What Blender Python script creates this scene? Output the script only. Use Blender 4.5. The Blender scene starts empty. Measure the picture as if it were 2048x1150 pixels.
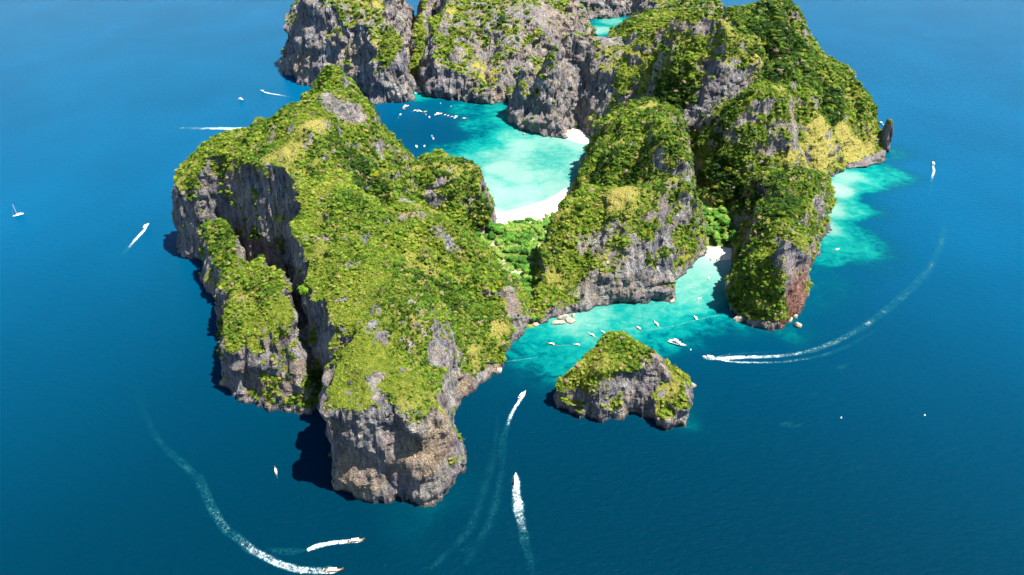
import bpy, bmesh, math, random
import numpy as np
from mathutils import Vector, Matrix

SC = bpy.context.scene
COL = SC.collection
R = math.radians

# ------------------------------------------------------------------ camera, sky, sun
CAM_H = 450.0
PITCH = R(34)
FPX = 1384.0
cam_d = bpy.data.cameras.new('drone_camera')
cam_d.sensor_width = 36.0
cam_d.lens = 36.0 * FPX / 2048.0
cam_d.clip_start = 1.0
cam_d.clip_end = 60000.0
cam = bpy.data.objects.new('drone_camera', cam_d)
cam.location = (0, 0, CAM_H)
cam.rotation_euler = (R(90) - PITCH, 0, 0)
COL.objects.link(cam)
SC.camera = cam

SUN_EL, SUN_AZ = 65.0, 102.0          # azimuth clockwise from +Y
world = bpy.data.worlds.new('World')
SC.world = world
world.use_nodes = True
wn = world.node_tree
wn.nodes.clear()
wo = wn.nodes.new('ShaderNodeOutputWorld')
wb = wn.nodes.new('ShaderNodeBackground')
sky = wn.nodes.new('ShaderNodeTexSky')
sky.sky_type = 'NISHITA'
sky.sun_disc = False
sky.sun_elevation = R(SUN_EL)
sky.sun_rotation = R(SUN_AZ)
sky.altitude = 0
sky.air_density = 1.0
sky.dust_density = 0.0
sky.ozone_density = 3.0
wb.inputs['Strength'].default_value = 0.08
wn.links.new(sky.outputs[0], wb.inputs[0])
wn.links.new(wb.outputs[0], wo.inputs[0])

sd = bpy.data.lights.new('sun', 'SUN')
sd.energy = 5.0
sd.angle = R(0.5)
sd.color = (1.0, 0.95, 0.86)
sun = bpy.data.objects.new('sun', sd)
to_sun = Vector((math.cos(R(SUN_EL)) * math.sin(R(SUN_AZ)), math.cos(R(SUN_EL)) * math.cos(R(SUN_AZ)), math.sin(R(SUN_EL))))
sun.rotation_euler = to_sun.to_track_quat('Z', 'Y').to_euler()
sun.location = (0, 0, 900)
COL.objects.link(sun)
SC.view_settings.view_transform = 'Standard'
SC.view_settings.look = 'None'
SC.view_settings.gamma = 1.0
SC.view_settings.use_curve_mapping = False
SC.view_settings.exposure = 1.55
SC.cycles.max_bounces = 4
SC.cycles.diffuse_bounces = 2
SC.cycles.glossy_bounces = 2
SC.cycles.transparent_max_bounces = 8
SC.cycles.use_denoising = True

# ------------------------------------------------------------------ survey helpers
CP, SP = math.cos(PITCH), math.sin(PITCH)


def G(u, v, z=0.0):
    """photo pixel (2048 wide) and height above the sea -> ground plan point"""
    a = (u - 1024.0) / FPX
    b = (575.0 - v) / FPX
    y = CP + b * SP
    zz = -SP + b * CP
    t = (z - CAM_H) / zz
    return a * t, y * t


def project(P):
    """plan points -> photo pixel, used only to find where on the ground a survey note falls"""
    dy = P[:, 1]
    dz = P[:, 2] - CAM_H
    depth = dy * CP - dz * SP
    up = dy * SP + dz * CP
    return 1024 + FPX * P[:, 0] / depth, 575 - FPX * up / depth, depth


# ------------------------------------------------------------------ numpy noise
rng = np.random.RandomState(7)
_perm = rng.permutation(4096)
_val = rng.rand(4096) * 2 - 1


def _h(ix, iy, iz, s):
    return _val[_perm[(_perm[(_perm[(ix + s * 131) & 4095] + iy) & 4095] + iz) & 4095]]


def vnoise(x, y, z, s=0):
    ix = np.floor(x).astype(np.int64); iy = np.floor(y).astype(np.int64); iz = np.floor(z).astype(np.int64)
    fx = x - ix; fy = y - iy; fz = z - iz
    fx = fx * fx * (3 - 2 * fx); fy = fy * fy * (3 - 2 * fy); fz = fz * fz * (3 - 2 * fz)
    r = 0
    for dx in (0, 1):
        wx = fx if dx else 1 - fx
        for dy in (0, 1):
            wy = fy if dy else 1 - fy
            for dz in (0, 1):
                wz = fz if dz else 1 - fz
                r = r + wx * wy * wz * _h(ix + dx, iy + dy, iz + dz, s)
    return r


def fbm(x, y, z, s=0, o=3, g=0.5):
    r = 0; a = 1.0; t = 0
    for k in range(o):
        r = r + a * vnoise(x * 2.03 ** k + 17.3 * k, y * 2.03 ** k - 9.1 * k, z * 2.03 ** k + 3.7 * k, s + k)
        t += a; a *= g
    return r / t


def ridged(x, y, z, s=0, o=3):
    r = 0; a = 1.0; t = 0
    for k in range(o):
        n = 1 - np.abs(vnoise(x * 2.1 ** k + 5.3 * k, y * 2.1 ** k, z * 2.1 ** k, s + k)) * 2
        r = r + a * n; t += a; a *= 0.5
    return r / t


def sstep(a, b, x):
    t = np.clip((x - a) / (b - a), 0, 1)
    return t * t * (3 - 2 * t)


# ------------------------------------------------------------------ materials
class NT:
    def __init__(s, name):
        s.m = bpy.data.materials.new(name)
        s.m.use_nodes = True
        s.t = s.m.node_tree
        s.t.nodes.clear()
        s.out = s.t.nodes.new('ShaderNodeOutputMaterial')

    def n(s, typ, **kw):
        nd = s.t.nodes.new('ShaderNode' + typ)
        for k, v in kw.items():
            setattr(nd, k, v)
        return nd

    def l(s, a, b):
        s.t.links.new(a, b)

    def val(s, x, inp):
        if hasattr(x, 'is_output') or hasattr(x, 'links'):
            s.l(x, inp)
        else:
            inp.default_value = x

    def math(s, op, a, b=0.0, c=0.0, clamp=False):
        nd = s.n('Math', operation=op, use_clamp=clamp)
        s.val(a, nd.inputs[0]); s.val(b, nd.inputs[1])
        if op in ('MULTIPLY_ADD',):
            s.val(c, nd.inputs[2])
        return nd.outputs[0]

    def mix(s, f, a, b, blend='MIX'):
        nd = s.n('Mix', data_type='RGBA', blend_type=blend)
        s.val(f, nd.inputs[0])
        for x, i in ((a, 6), (b, 7)):
            if isinstance(x, tuple):
                nd.inputs[i].default_value = (*x[:3], 1)
            else:
                s.l(x, nd.inputs[i])
        return nd.outputs[2]

    def ramp(s, f, stops, interp='LINEAR'):
        nd = s.n('ValToRGB')
        cr = nd.color_ramp
        cr.interpolation = interp
        while len(cr.elements) < len(stops):
            cr.elements.new(0.5)
        for e, (p, c) in zip(cr.elements, stops):
            e.position = p
            e.color = (*c[:3], 1) if isinstance(c, tuple) else (c, c, c, 1)
        s.val(f, nd.inputs[0])
        return nd.outputs[0]

    def pos(s, scale=(1, 1, 1), obj=False):
        g = s.n('TexCoord').outputs['Object'] if obj else s.n('NewGeometry').outputs['Position']
        mp = s.n('Mapping')
        mp.inputs['Scale'].default_value = scale
        s.l(g, mp.inputs[0])
        return mp.outputs[0]

    def noise(s, vec, scale, detail=4, rough=0.55, dist=0.0):
        nd = s.n('TexNoise')
        nd.inputs['Scale'].default_value = scale
        nd.inputs['Detail'].default_value = detail
        nd.inputs['Roughness'].default_value = rough
        nd.inputs['Distortion'].default_value = dist
        if vec is not None:
            s.l(vec, nd.inputs['Vector'])
        return nd.outputs[0]

    def attr(s, name, typ='GEOMETRY'):
        nd = s.n('Attribute', attribute_type=typ, attribute_name=name)
        return nd

    def bsdf(s, color, rough=0.8, spec=0.3, normal=None, metal=0.0):
        b = s.n('BsdfPrincipled')
        s.val((*color[:3], 1) if isinstance(color, tuple) else color, b.inputs['Base Color'])
        s.val(rough, b.inputs['Roughness'])
        s.val(spec, b.inputs['Specular IOR Level'])
        s.val(metal, b.inputs['Metallic'])
        if normal is not None:
            s.l(normal, b.inputs['Normal'])
        return b

    def bump(s, h, dist, strength=1.0, normal=None):
        b = s.n('Bump')
        b.inputs['Distance'].default_value = dist
        b.inputs['Strength'].default_value = strength
        s.l(h, b.inputs['Height'])
        if normal is not None:
            s.l(normal, b.inputs['Normal'])
        return b.outputs[0]

    def end(s, sh):
        s.l(sh, s.out.inputs[0])
        return s.m


def simple(name, col, rough=0.6, spec=0.4, var=0.15, scale=2.0, metal=0.0):
    m = NT(name)
    n = m.noise(m.pos(obj=True), scale, 3)
    c = m.mix(m.math('MULTIPLY', n, 1.0), tuple(x * (1 - var) for x in col), tuple(min(1, x * (1 + var)) for x in col))
    return m.end(m.bsdf(c, rough, spec, metal=metal).outputs[0])


def mat_karst():
    m = NT('weathered_limestone')
    p = m.pos()
    ps = m.pos((1, 1, 0.16))
    big = m.noise(p, 0.022, 4, 0.6)
    streak = m.noise(ps, 0.32, 5, 0.68, 0.4)
    fine = m.noise(p, 0.75, 5, 0.7)
    st2 = m.noise(m.pos((1, 1, 0.22)), 0.085, 4, 0.6, 0.8)
    sb = m.math('ADD', m.math('MULTIPLY', streak, 0.55), m.math('MULTIPLY', st2, 0.45))
    base = m.ramp(sb, [(0.38, (0.045, 0.05, 0.068)), (0.46, (0.14, 0.145, 0.17)), (0.53, (0.30, 0.282, 0.268)), (0.64, (0.54, 0.495, 0.44))])
    tan = m.ramp(m.math('ADD', m.math('MULTIPLY', fine, 0.45), m.math('MULTIPLY', sb, 0.55)), [(0.38, (0.10, 0.075, 0.06)), (0.48, (0.30, 0.22, 0.145)), (0.62, (0.56, 0.45, 0.32))])
    warm = m.attr('warm').outputs['Fac']
    mid = m.noise(p, 0.11, 5, 0.65)
    wf = m.math('ADD', m.math('MULTIPLY', m.math('SUBTRACT', big, 0.45), 3.0), m.math('ADD', warm, m.math('MULTIPLY', m.math('SUBTRACT', mid, 0.5), 4.0)))
    wf = m.math('MULTIPLY', wf, 0.8, clamp=True)
    rock = m.mix(wf, base, tan)
    rock = m.mix(m.math('MULTIPLY', m.math('SUBTRACT', m.noise(p, 0.05, 3), 0.47), 3.0, clamp=True), rock, m.mix(fine, (0.10, 0.065, 0.085), (0.33, 0.25, 0.26)))
    red = m.attr('red').outputs['Fac']
    rn = m.math('MULTIPLY', m.ramp(streak, [(0.35, 1.0), (0.7, 0.35)]), red, clamp=True)
    rock = m.mix(rn, rock, (0.24, 0.075, 0.04))
    rock = m.mix(m.math('MULTIPLY', m.ramp(fine, [(0.36, 1.0), (0.50, 0.0)]), 0.6), rock, (0.03, 0.032, 0.04))
    # ground cover between the shrubs
    gn = m.noise(p, 0.22, 5, 0.65)
    green = m.ramp(gn, [(0.3, (0.055, 0.085, 0.006)), (0.45, (0.13, 0.18, 0.012)), (0.6, (0.22, 0.25, 0.025)), (0.75, (0.32, 0.28, 0.07))])
    dry = m.ramp(fine, [(0.3, (0.20, 0.21, 0.02)), (0.42, (0.31, 0.29, 0.04)), (0.55, (0.42, 0.35, 0.10)), (0.7, (0.55, 0.45, 0.20))])
    grass = m.attr('grass').outputs['Fac']
    gcol = m.mix(m.math('MULTIPLY', m.math('ADD', grass, m.math('MULTIPLY', m.math('SUBTRACT', fine, 0.5), 1.0)), 1.0, clamp=True), green, dry)
    veg = m.attr('veg').outputs['Fac']
    vf = m.math('ADD', veg, m.math('MULTIPLY', m.math('SUBTRACT', gn, 0.5), 1.6))
    vf = m.ramp(vf, [(0.42, 0.0), (0.58, 1.0)])
    col = m.mix(vf, rock, gcol)
    # tide mark
    z = m.n('SeparateXYZ'); m.l(m.n('NewGeometry').outputs['Position'], z.inputs[0])
    zz = m.math('ADD', z.outputs[2], m.math('MULTIPLY', fine, 2.0))
    tide = m.ramp(m.math('MULTIPLY', zz, 0.1), [(0.22, 1.0), (0.34, 0.0)])
    col = m.mix(m.math('MULTIPLY', tide, 0.8), col, (0.035, 0.033, 0.03))
    h = m.math('ADD', m.math('MULTIPLY', streak, 1.5), m.math('MULTIPLY', fine, 0.9))
    nrm = m.bump(h, 4.5, 1.0)
    return m.end(m.bsdf(col, 0.9, 0.15, nrm).outputs[0])


def mat_leaves(name, stops, src, dark=0.5):
    m = NT(name)
    if src == 'inst':
        t = m.attr('tint', 'INSTANCER').outputs['Fac']
    else:
        t = m.n('ObjectInfo').outputs['Random']
    p = m.pos()
    n = m.noise(p, 0.9, 3, 0.7)
    f = m.math('ADD', t, m.math('MULTIPLY', m.math('SUBTRACT', n, 0.5), 0.55), clamp=True)
    c = m.ramp(f, stops)
    b = m.bsdf(c, 0.75, 0.15, m.bump(m.noise(p, 2.2, 3, 0.7), 0.6, 0.7))
    tr = m.n('BsdfTranslucent')
    m.l(c, tr.inputs[0])
    mx = m.n('MixShader'); mx.inputs[0].default_value = 0.36
    m.l(b.outputs[0], mx.inputs[1]); m.l(tr.outputs[0], mx.inputs[2])
    return m.end(mx.outputs[0])


def mat_sand():
    m = NT('white_sand')
    p = m.pos()
    n = m.noise(p, 0.15, 4); f = m.noise(p, 2.0, 3)
    c = m.ramp(n, [(0.3, (0.50, 0.43, 0.33)), (0.6, (0.62, 0.56, 0.46))])
    c = m.mix(m.ramp(f, [(0.62, 0.0), (0.75, 0.25)]), c, (0.45, 0.38, 0.28))
    return m.end(m.bsdf(c, 0.95, 0.1, m.bump(f, 0.2, 0.5)).outputs[0])


def mat_soil():
    m = NT('jungle_floor')
    p = m.pos()
    n = m.noise(p, 0.12, 5, 0.6)
    c = m.ramp(n, [(0.35, (0.03, 0.05, 0.01)), (0.5, (0.07, 0.12, 0.02)), (0.62, (0.16, 0.17, 0.05)), (0.75, (0.42, 0.36, 0.24))])
    sand = m.attr('sand').outputs['Fac']
    c = m.mix(sand, c, (0.42, 0.36, 0.26))
    return m.end(m.bsdf(c, 0.95, 0.1, m.bump(m.noise(p, 1.0, 3), 0.5, 0.8)).outputs[0])


def mat_sea():
    m = NT('sea_water')
    p = m.pos()
    s = m.attr('shallow').outputs['Fac']
    blu = m.attr('blue').outputs['Fac']
    reef = m.noise(m.pos((1, 1.3, 1)), 0.07, 8, 0.72, 0.6)
    reef2 = m.noise(p, 0.017, 5, 0.6)
    wgt = m.ramp(s, [(0.05, 0.0), (0.3, 1.0), (0.62, 0.8), (0.85, 0.25), (1.0, 0.0)])
    nn = m.math('ADD', m.math('MULTIPLY', m.math('SUBTRACT', reef, 0.5), 2.0), m.math('MULTIPLY', m.math('SUBTRACT', reef2, 0.5), 0.9))
    s2 = m.math('ADD', s, m.math('MULTIPLY', nn, m.math('MULTIPLY', wgt, 0.55)), clamp=True)
    deep = m.mix(blu, (0.0, 0.016, 0.031), (0.0, 0.064, 0.140))  # bluer far tone has sky reflection and haze painted into the water colour
    sh = m.ramp(s2, [(0.0, (0.0, 0.028, 0.045)), (0.16, (0.0, 0.055, 0.070)), (0.34, (0.0, 0.115, 0.118)), (0.55, (0.004, 0.19, 0.16)), (0.72, (0.05, 0.23, 0.19)), (0.87, (0.14, 0.285, 0.24)), (0.95, (0.19, 0.305, 0.265)), (1.0, (0.27, 0.335, 0.295))])
    c = m.mix(m.ramp(s2, [(0.0, 0.0), (0.34, 1.0)]), deep, sh)
    # long gentle patches in the open sea
    pt = m.noise(m.pos((1, 0.7, 1)), 0.006, 3, 0.5)
    c = m.mix(m.ramp(pt, [(0.3, 0.22), (0.7, 0.0)]), c, (0.0, 0.016, 0.035), 'MIX')
    # swell and ripples
    w1 = m.n('TexWave', wave_type='BANDS', bands_direction='DIAGONAL'); m.l(m.pos((0.4, 1, 1)), w1.inputs[0])
    w1.inputs['Scale'].default_value = 0.055; w1.inputs['Distortion'].default_value = 9; w1.inputs['Detail'].default_value = 2
    w1.inputs['Detail Scale'].default_value = 0.35
    r1 = m.noise(m.pos((0.55, 1, 1)), 0.22, 4, 0.65, 0.5)
    r2 = m.noise(m.pos((0.7, 1, 1)), 0.7, 3, 0.6)
    h = m.math('ADD', m.math('MULTIPLY', w1.outputs[1], 0.10), m.math('ADD', m.math('MULTIPLY', r1, 1.7), m.math('MULTIPLY', r2, 0.5)))
    nrm = m.bump(h, 1.0, 1.0)
    b = m.bsdf(c, 0.2, 0.12, nrm)
    b.inputs['IOR'].default_value = 1.08
    return m.end(b.outputs[0])


def mat_foam():
    m = NT('wake_foam')
    a = m.attr('foam').outputs['Fac']
    p = m.pos()
    n1 = m.noise(p, 0.55, 6, 0.72, 1.0)
    n2 = m.noise(p, 0.12, 3, 0.6)
    nn = m.math('ADD', m.math('MULTIPLY', n1, 0.75), m.math('MULTIPLY', n2, 0.25))
    thr = m.math('SUBTRACT', 0.84, m.math('MULTIPLY', a, 0.52))
    f = m.math('MULTIPLY', m.math('SUBTRACT', nn, thr), 4.5, clamp=True)
    soft = m.math('MULTIPLY', m.math('MULTIPLY', a, 0.7), m.ramp(nn, [(0.44, 0.0), (0.62, 1.0)]))
    al = m.math('MAXIMUM', f, soft, clamp=True)
    al = m.math('MULTIPLY', al, m.math('MULTIPLY', a, 5.0, clamp=True), clamp=True)
    c = m.mix(f, (0.005, 0.14, 0.16), (0.60, 0.64, 0.66))
    b = m.bsdf(c, 0.8, 0.2)
    tr = m.n('BsdfTransparent')
    mx = m.n('MixShader')
    m.l(al, mx.inputs[0]); m.l(tr.outputs[0], mx.inputs[1]); m.l(b.outputs[0], mx.inputs[2])
    return m.end(mx.outputs[0])


M = {}
M['karst'] = mat_karst()
M['sand'] = mat_sand()
M['soil'] = mat_soil()
M['sea'] = mat_sea()
M['foam'] = mat_foam()
SHRUB = [(0.0, (0.014, 0.042, 0.006)), (0.18, (0.042, 0.10, 0.008)), (0.38, (0.095, 0.18, 0.014)), (0.6, (0.175, 0.265, 0.02)), (0.8, (0.27, 0.30, 0.04)), (0.9, (0.30, 0.22, 0.09)), (1.0, (0.27, 0.20, 0.18))]
M['shrub'] = mat_leaves('shrub_leaves', SHRUB, 'inst')
M['tree'] = mat_leaves('tree_leaves', [(0.0, (0.035, 0.12, 0.012)), (0.4, (0.09, 0.25, 0.03)), (0.8, (0.17, 0.33, 0.05)), (1.0, (0.28, 0.34, 0.07))], 'obj')
M['slope_tree'] = mat_leaves('slope_tree_leaves', [(0.0, (0.030, 0.070, 0.006)), (0.5, (0.10, 0.15, 0.01)), (1.0, (0.21, 0.22, 0.012))], 'obj')
M['lime'] = mat_leaves('lime_leaves', [(0.0, (0.14, 0.27, 0.012)), (1.0, (0.19, 0.33, 0.02))], 'obj')
M['trunk'] = simple('grey_bark', (0.16, 0.13, 0.10), 0.9, 0.1)
M['white'] = simple('white_gelcoat', (0.80, 0.80, 0.79), 0.3, 0.5, 0.04)
M['wood'] = simple('varnished_wood', (0.36, 0.17, 0.07), 0.5, 0.4)
M['tanwood'] = simple('weathered_deck', (0.45, 0.33, 0.20), 0.7, 0.2)
M['canvas'] = simple('pale_canvas', (0.66, 0.66, 0.62), 0.8, 0.1)
M['bluecanvas'] = simple('blue_canvas', (0.10, 0.28, 0.62), 0.8, 0.1)
M['greencanvas'] = simple('green_canvas', (0.16, 0.55, 0.22), 0.8, 0.1)
M['redcanvas'] = simple('red_cushion', (0.38, 0.05, 0.04), 0.8, 0.1)
M['dark'] = simple('dark_paint', (0.03, 0.035, 0.045), 0.4, 0.5)
M['glass'] = simple('tinted_glass', (0.02, 0.03, 0.04), 0.08, 0.6)
M['steel'] = simple('steel', (0.55, 0.55, 0.56), 0.35, 0.5, metal=0.8)
M['rope'] = simple('pale_rope', (0.22, 0.34, 0.32), 0.8, 0.1)


# ------------------------------------------------------------------ object helpers
def mesh_np(name, V, F, mat=None, smooth=False):
    """V (n,3); F (m,k) index array"""
    me = bpy.data.meshes.new(name)
    V = np.asarray(V, dtype=np.float32); F = np.asarray(F, dtype=np.int32)
    k = F.shape[1]
    me.vertices.add(len(V)); me.vertices.foreach_set('co', V.ravel())
    me.loops.add(F.size); me.loops.foreach_set('vertex_index', F.ravel())
    me.polygons.add(len(F))
    me.polygons.foreach_set('loop_start', np.arange(0, F.size, k, dtype=np.int32))
    try:
        me.polygons.foreach_set('loop_total', np.full(len(F), k, dtype=np.int32))
    except Exception:
        pass
    me.update(calc_edges=True)
    me.validate()
    me.polygons.foreach_set('use_smooth', np.full(len(me.polygons), smooth))
    if mat:
        me.materials.append(mat)
    return me


def link(name, me, parent=None):
    o = bpy.data.objects.new(name, me)
    COL.objects.link(o)
    if parent:
        o.parent = parent
    return o


def set_attr(me, name, arr):
    a = me.attributes.get(name) or me.attributes.new(name, 'FLOAT', 'POINT')
    a.data.foreach_set('value', np.asarray(arr, dtype=np.float32))


def tag(o, label=None, cat=None, group=None, kind=None):
    if label: o['label'] = label
    if cat: o['category'] = cat
    if group: o['group'] = group
    if kind: o['kind'] = kind
    return o


def grid_faces(nx, ny):
    i = np.arange(nx * ny).reshape(ny, nx)
    return np.stack([i[:-1, :-1], i[:-1, 1:], i[1:, 1:], i[1:, :-1]], -1).reshape(-1, 4)


# ------------------------------------------------------------------ terrain
def P2(p):
    if p[0] == 'w':
        return (p[1], p[2])
    return G(p[0], p[1], p[2] if len(p) > 2 else 0.0)


def P3(p):
    if p[0] == 'w':
        return (p[1], p[2], p[3])
    x, y = G(*p)
    return (x, y, p[2])


def poly_smooth(pts, n=5):
    P = np.array(pts); N = len(P); out = []
    for i in range(N):
        p0, p1, p2, p3 = P[i - 1], P[i], P[(i + 1) % N], P[(i + 2) % N]
        for k in range(n):
            t = k / n
            # centripetal-ish catmull rom, tightened
            a = 0.35
            m1 = a * (p2 - p0); m2 = a * (p3 - p1)
            t2, t3 = t * t, t * t * t
            out.append((2 * t3 - 3 * t2 + 1) * p1 + (t3 - 2 * t2 + t) * m1 + (-2 * t3 + 3 * t2) * p2 + (t3 - t2) * m2)
    return np.array(out)


def sdist(X, Y, poly):
    """signed distance to polygon, positive inside"""
    d2 = np.full(X.shape, 1e18); ins = np.zeros(X.shape, bool)
    N = len(poly)
    for i in range(N):
        ax, ay = poly[i]; bx, by = poly[(i + 1) % N]
        ex, ey = bx - ax, by - ay
        L = ex * ex + ey * ey + 1e-9
        t = np.clip(((X - ax) * ex + (Y - ay) * ey) / L, 0, 1)
        dx = X - ax - t * ex; dy = Y - ay - t * ey
        d2 = np.minimum(d2, dx * dx + dy * dy)
        c = ((ay > Y) != (by > Y))
        with np.errstate(divide='ignore', invalid='ignore'):
            xi = ex * (Y - ay) / (ey if ey != 0 else 1e-9) + ax
        ins ^= c & (X < xi)
    d = np.sqrt(d2)
    return np.where(ins, d, -d)


def rbf_fit(C, Z, c=22.0, lam=1e-3):
    D = np.sqrt(((C[:, None] - C[None]) ** 2).sum(-1) + c * c)
    n = len(C)
    A = np.zeros((n + 1, n + 1)); A[:n, :n] = D - lam * np.eye(n) * D.max(); A[:n, n] = 1; A[n, :n] = 1
    w = np.linalg.solve(A, np.append(Z, 0))
    return w


def rbf_eval(X, Y, C, w, c=22.0):
    r = np.full(X.shape, w[-1])
    for (cx, cy), a in zip(C, w[:-1]):
        r = r + a * np.sqrt((X - cx) ** 2 + (Y - cy) ** 2 + c * c)
    return r


HILLS = []


def hill(name, poly, pts, slope=4.5, vox=2.0, flute=1.0, lump=1.0, seed=0, under=2.5, group=None, cuts=()):
    HILLS.append(dict(name=name, poly=poly, pts=pts, slope=slope, vox=vox, flute=flute, lump=lump, seed=seed, under=under, cuts=cuts))


# -- front headland: the long green ridge and its bare front cliff
hill('headland', [
    (650, 985), (700, 1001), (760, 1004), (835, 1005), (868, 1000), (884, 972), (912, 945), (915, 905), ('w', -50, 430), ('w', -56, 470),
    (915, 785), (960, 765), (985, 745), (1000, 730), (1003, 712), (1030, 695), (1062, 665), (1068, 648), (1050, 610, 5), (1010, 575, 8), (1000, 545, 8),
    (985, 515, 8), ('w', -40, 740), ('w', -60, 790), ('w', -70, 850), ('w', -95, 930), ('w', -140, 985), ('w', -200, 985), ('w', -258, 900), ('w', -318, 835),
    (440, 275, 140), (470, 320, 140), (520, 372, 132), (550, 405, 125), (556, 440, 122), (562, 490, 118), (580, 540, 108), (602, 600, 98), (612, 650, 92), (622, 720, 84), (640, 790, 78),
    (620, 810, 80), (622, 850, 76), (640, 900, 40)],
    [(650, 850, 84), (690, 800, 92), (760, 818, 93), (830, 825, 90), (860, 815, 88), (895, 800, 66), (905, 850, 48), (640, 790, 84), (640, 740, 92), (700, 740, 97), (760, 700, 104),
     (850, 740, 80), (900, 740, 48), (950, 730, 22), (1000, 700, 10), (870, 670, 85), (940, 660, 45), (1020, 650, 22), (780, 570, 115), (850, 560, 95), (900, 600, 68), (960, 600, 38),
     (1010, 570, 33), (1030, 610, 30), (1055, 640, 14), (700, 500, 122), (640, 560, 112), (600, 480, 124), (640, 420, 135), (740, 430, 128), (700, 400, 146), (560, 440, 125),
     (780, 470, 108), (850, 420, 96), (900, 440, 84), (940, 490, 66), (970, 540, 42), (985, 520, 30), (900, 520, 72), (840, 490, 92), (560, 380, 140), (600, 300, 158), (650, 250, 176),
     (640, 190, 180), (665, 150, 194), (700, 175, 184), (730, 210, 165), (600, 210, 160), (560, 235, 155), (500, 233, 150), (460, 265, 142), (500, 310, 142), (690, 320, 150), (760, 330, 112),
     (745, 250, 150), (780, 280, 115), (815, 330, 76), (830, 360, 62), (780, 380, 92), ('w', -150, 950, 30), ('w', -235, 890, 120), ('w', -300, 832, 136), ('w', -100, 900, 25), ('w', -60, 760, 30)],
    slope=7.5, vox=1.9, seed=1, flute=1.1, lump=1.4)
# far-left shaded block of the headland with its overhang
hill('sea_cliff', [
    (343, 470), (352, 492), (372, 515), (400, 542), (412, 560), ('w', -345, 715), ('w', -305, 690), ('w', -255, 650), ('w', -240, 690), ('w', -262, 815), ('w', -330, 815), ('w', -395, 808), ('w', -436, 795), ('w', -448, 780)],
    [(335, 410, 78), (345, 370, 92), (370, 325, 106), (420, 290, 134), (400, 330, 122), (470, 270, 140), (500, 310, 142), (520, 365, 134), (440, 350, 126), (460, 390, 122), (400, 380, 112), (372, 400, 92), (350, 440, 62), (500, 250, 145), ('w', -250, 660, 124)],
    slope=5.5, vox=2.2, seed=2, under=5)
# lower left blocks in front of the overhang
hill('sea_cliff', [
    (400, 548), (412, 578), (432, 600), (442, 620), (470, 640, 10), (500, 600, 30), (495, 520, 60), (490, 470, 70), (470, 440, 70), ('w', -330, 725), ('w', -352, 712)],
    [(430, 440, 72), (460, 430, 76), (480, 450, 76), (415, 480, 60), (440, 500, 64), (475, 520, 66), (450, 560, 48), (410, 520, 42), (480, 580, 52)],
    slope=4.5, vox=1.9, seed=3, under=3)
hill('sea_cliff', [
    (440, 620), (448, 660), (460, 700), (456, 740), (458, 795), (490, 815), (540, 824), (612, 829), ('w', -180, 468), ('w', -168, 505), (640, 790, 74), (645, 700, 80), (640, 640, 86), (628, 580, 92), (600, 520, 98), (545, 500, 80), (490, 550, 60), ('w', -318, 652)],
    [(552, 503, 88), (590, 540, 96), (625, 600, 92), (632, 680, 84), (630, 760, 76), (520, 520, 78), (490, 550, 68), (565, 540, 90), (470, 590, 60), (520, 600, 74), (590, 610, 82), (480, 650, 62), (540, 660, 72), (595, 690, 76), (500, 700, 62), (560, 730, 62), (600, 760, 58), (470, 720, 44), (520, 740, 56), (610, 800, 40), (462, 660, 48)],
    slope=4.2, vox=1.8, seed=4, under=2, flute=1.3)
# wooded knoll above the beach
hill('hill', [
    ('w', -27, 785), ('w', -22, 820), ('w', -26, 855), ('w', -50, 900), ('w', -95, 945), ('w', -140, 935), ('w', -170, 880), ('w', -165, 800), ('w', -130, 750), ('w', -60, 740), ('w', -36, 760)],
    [(880, 322, 80), (850, 330, 74), (930, 350, 70), (960, 390, 50), (975, 430, 24), (920, 400, 64), (850, 360, 70), (950, 450, 36), ('w', -100, 900, 60), (890, 350, 78), ('w', -110, 780, 58), ('w', -60, 765, 32), ('w', -140, 810, 60)],
    slope=3.0, vox=2.2, seed=5)
# domed hill between the two coves
hill('hill', [
    (1064, 648), (1100, 644), (1130, 636), (1165, 627), (1200, 622), (1250, 615), (1290, 610), (1345, 600), (1352, 575), (1380, 545), (1408, 512), ('w', 255, 800), ('w', 150, 790), ('w', 60, 760), ('w', 30, 705), (1062, 600, 3)],
    [(1078,560,26),(1090,515,42),(1115,475,58),(1150,445,74),(1200,402,93),(1240,385,104),(1280,380,107),(1320,395,104),(1345,440,86),(1180,480,60),(1250,470,72),(1300,490,62),(1130,540,34),(1120,590,14),(1340,540,30),(1395,470,46),(1395,430,64),(1400,500,20),(1250,400,99),(1250,540,38),(1200,570,26),(1290,580,14),('w',140,740,88)],
    slope=3.2, vox=1.8, seed=6, flute=1.0, under=4, lump=1.1)
# big hill behind the dome
hill('hill', [
    ('w', 45, 750), ('w', 66, 800), ('w', 72, 840), ('w', 84, 900), ('w', 100, 980), ('w', 118, 1050), ('w', 122, 1090), ('w', 150, 1105), ('w', 220, 1060), ('w', 262, 960), ('w', 268, 880), ('w', 252, 800), ('w', 245, 745), ('w', 200, 690), ('w', 110, 690)],
    [(1128, 450, 16), (1138, 400, 42), (1160, 350, 58), (1185, 300, 74), (1210, 262, 90), (1250, 240, 120), (1300, 236, 146), (1340, 250, 150), (1350, 300, 134), (1250, 300, 116), (1200, 350, 84), (1180, 400, 66), (1160, 440, 44), (1230, 372, 88), (1320, 360, 100), (1370, 380, 90), (1400, 300, 112), (1405, 400, 76), (1405, 470, 28), (1290, 190, 100), (1220, 240, 66), (1190, 260, 50), ('w', 125, 1085, 22)],
    slope=2.5, vox=2.2, seed=7, lump=1.5)
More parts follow.
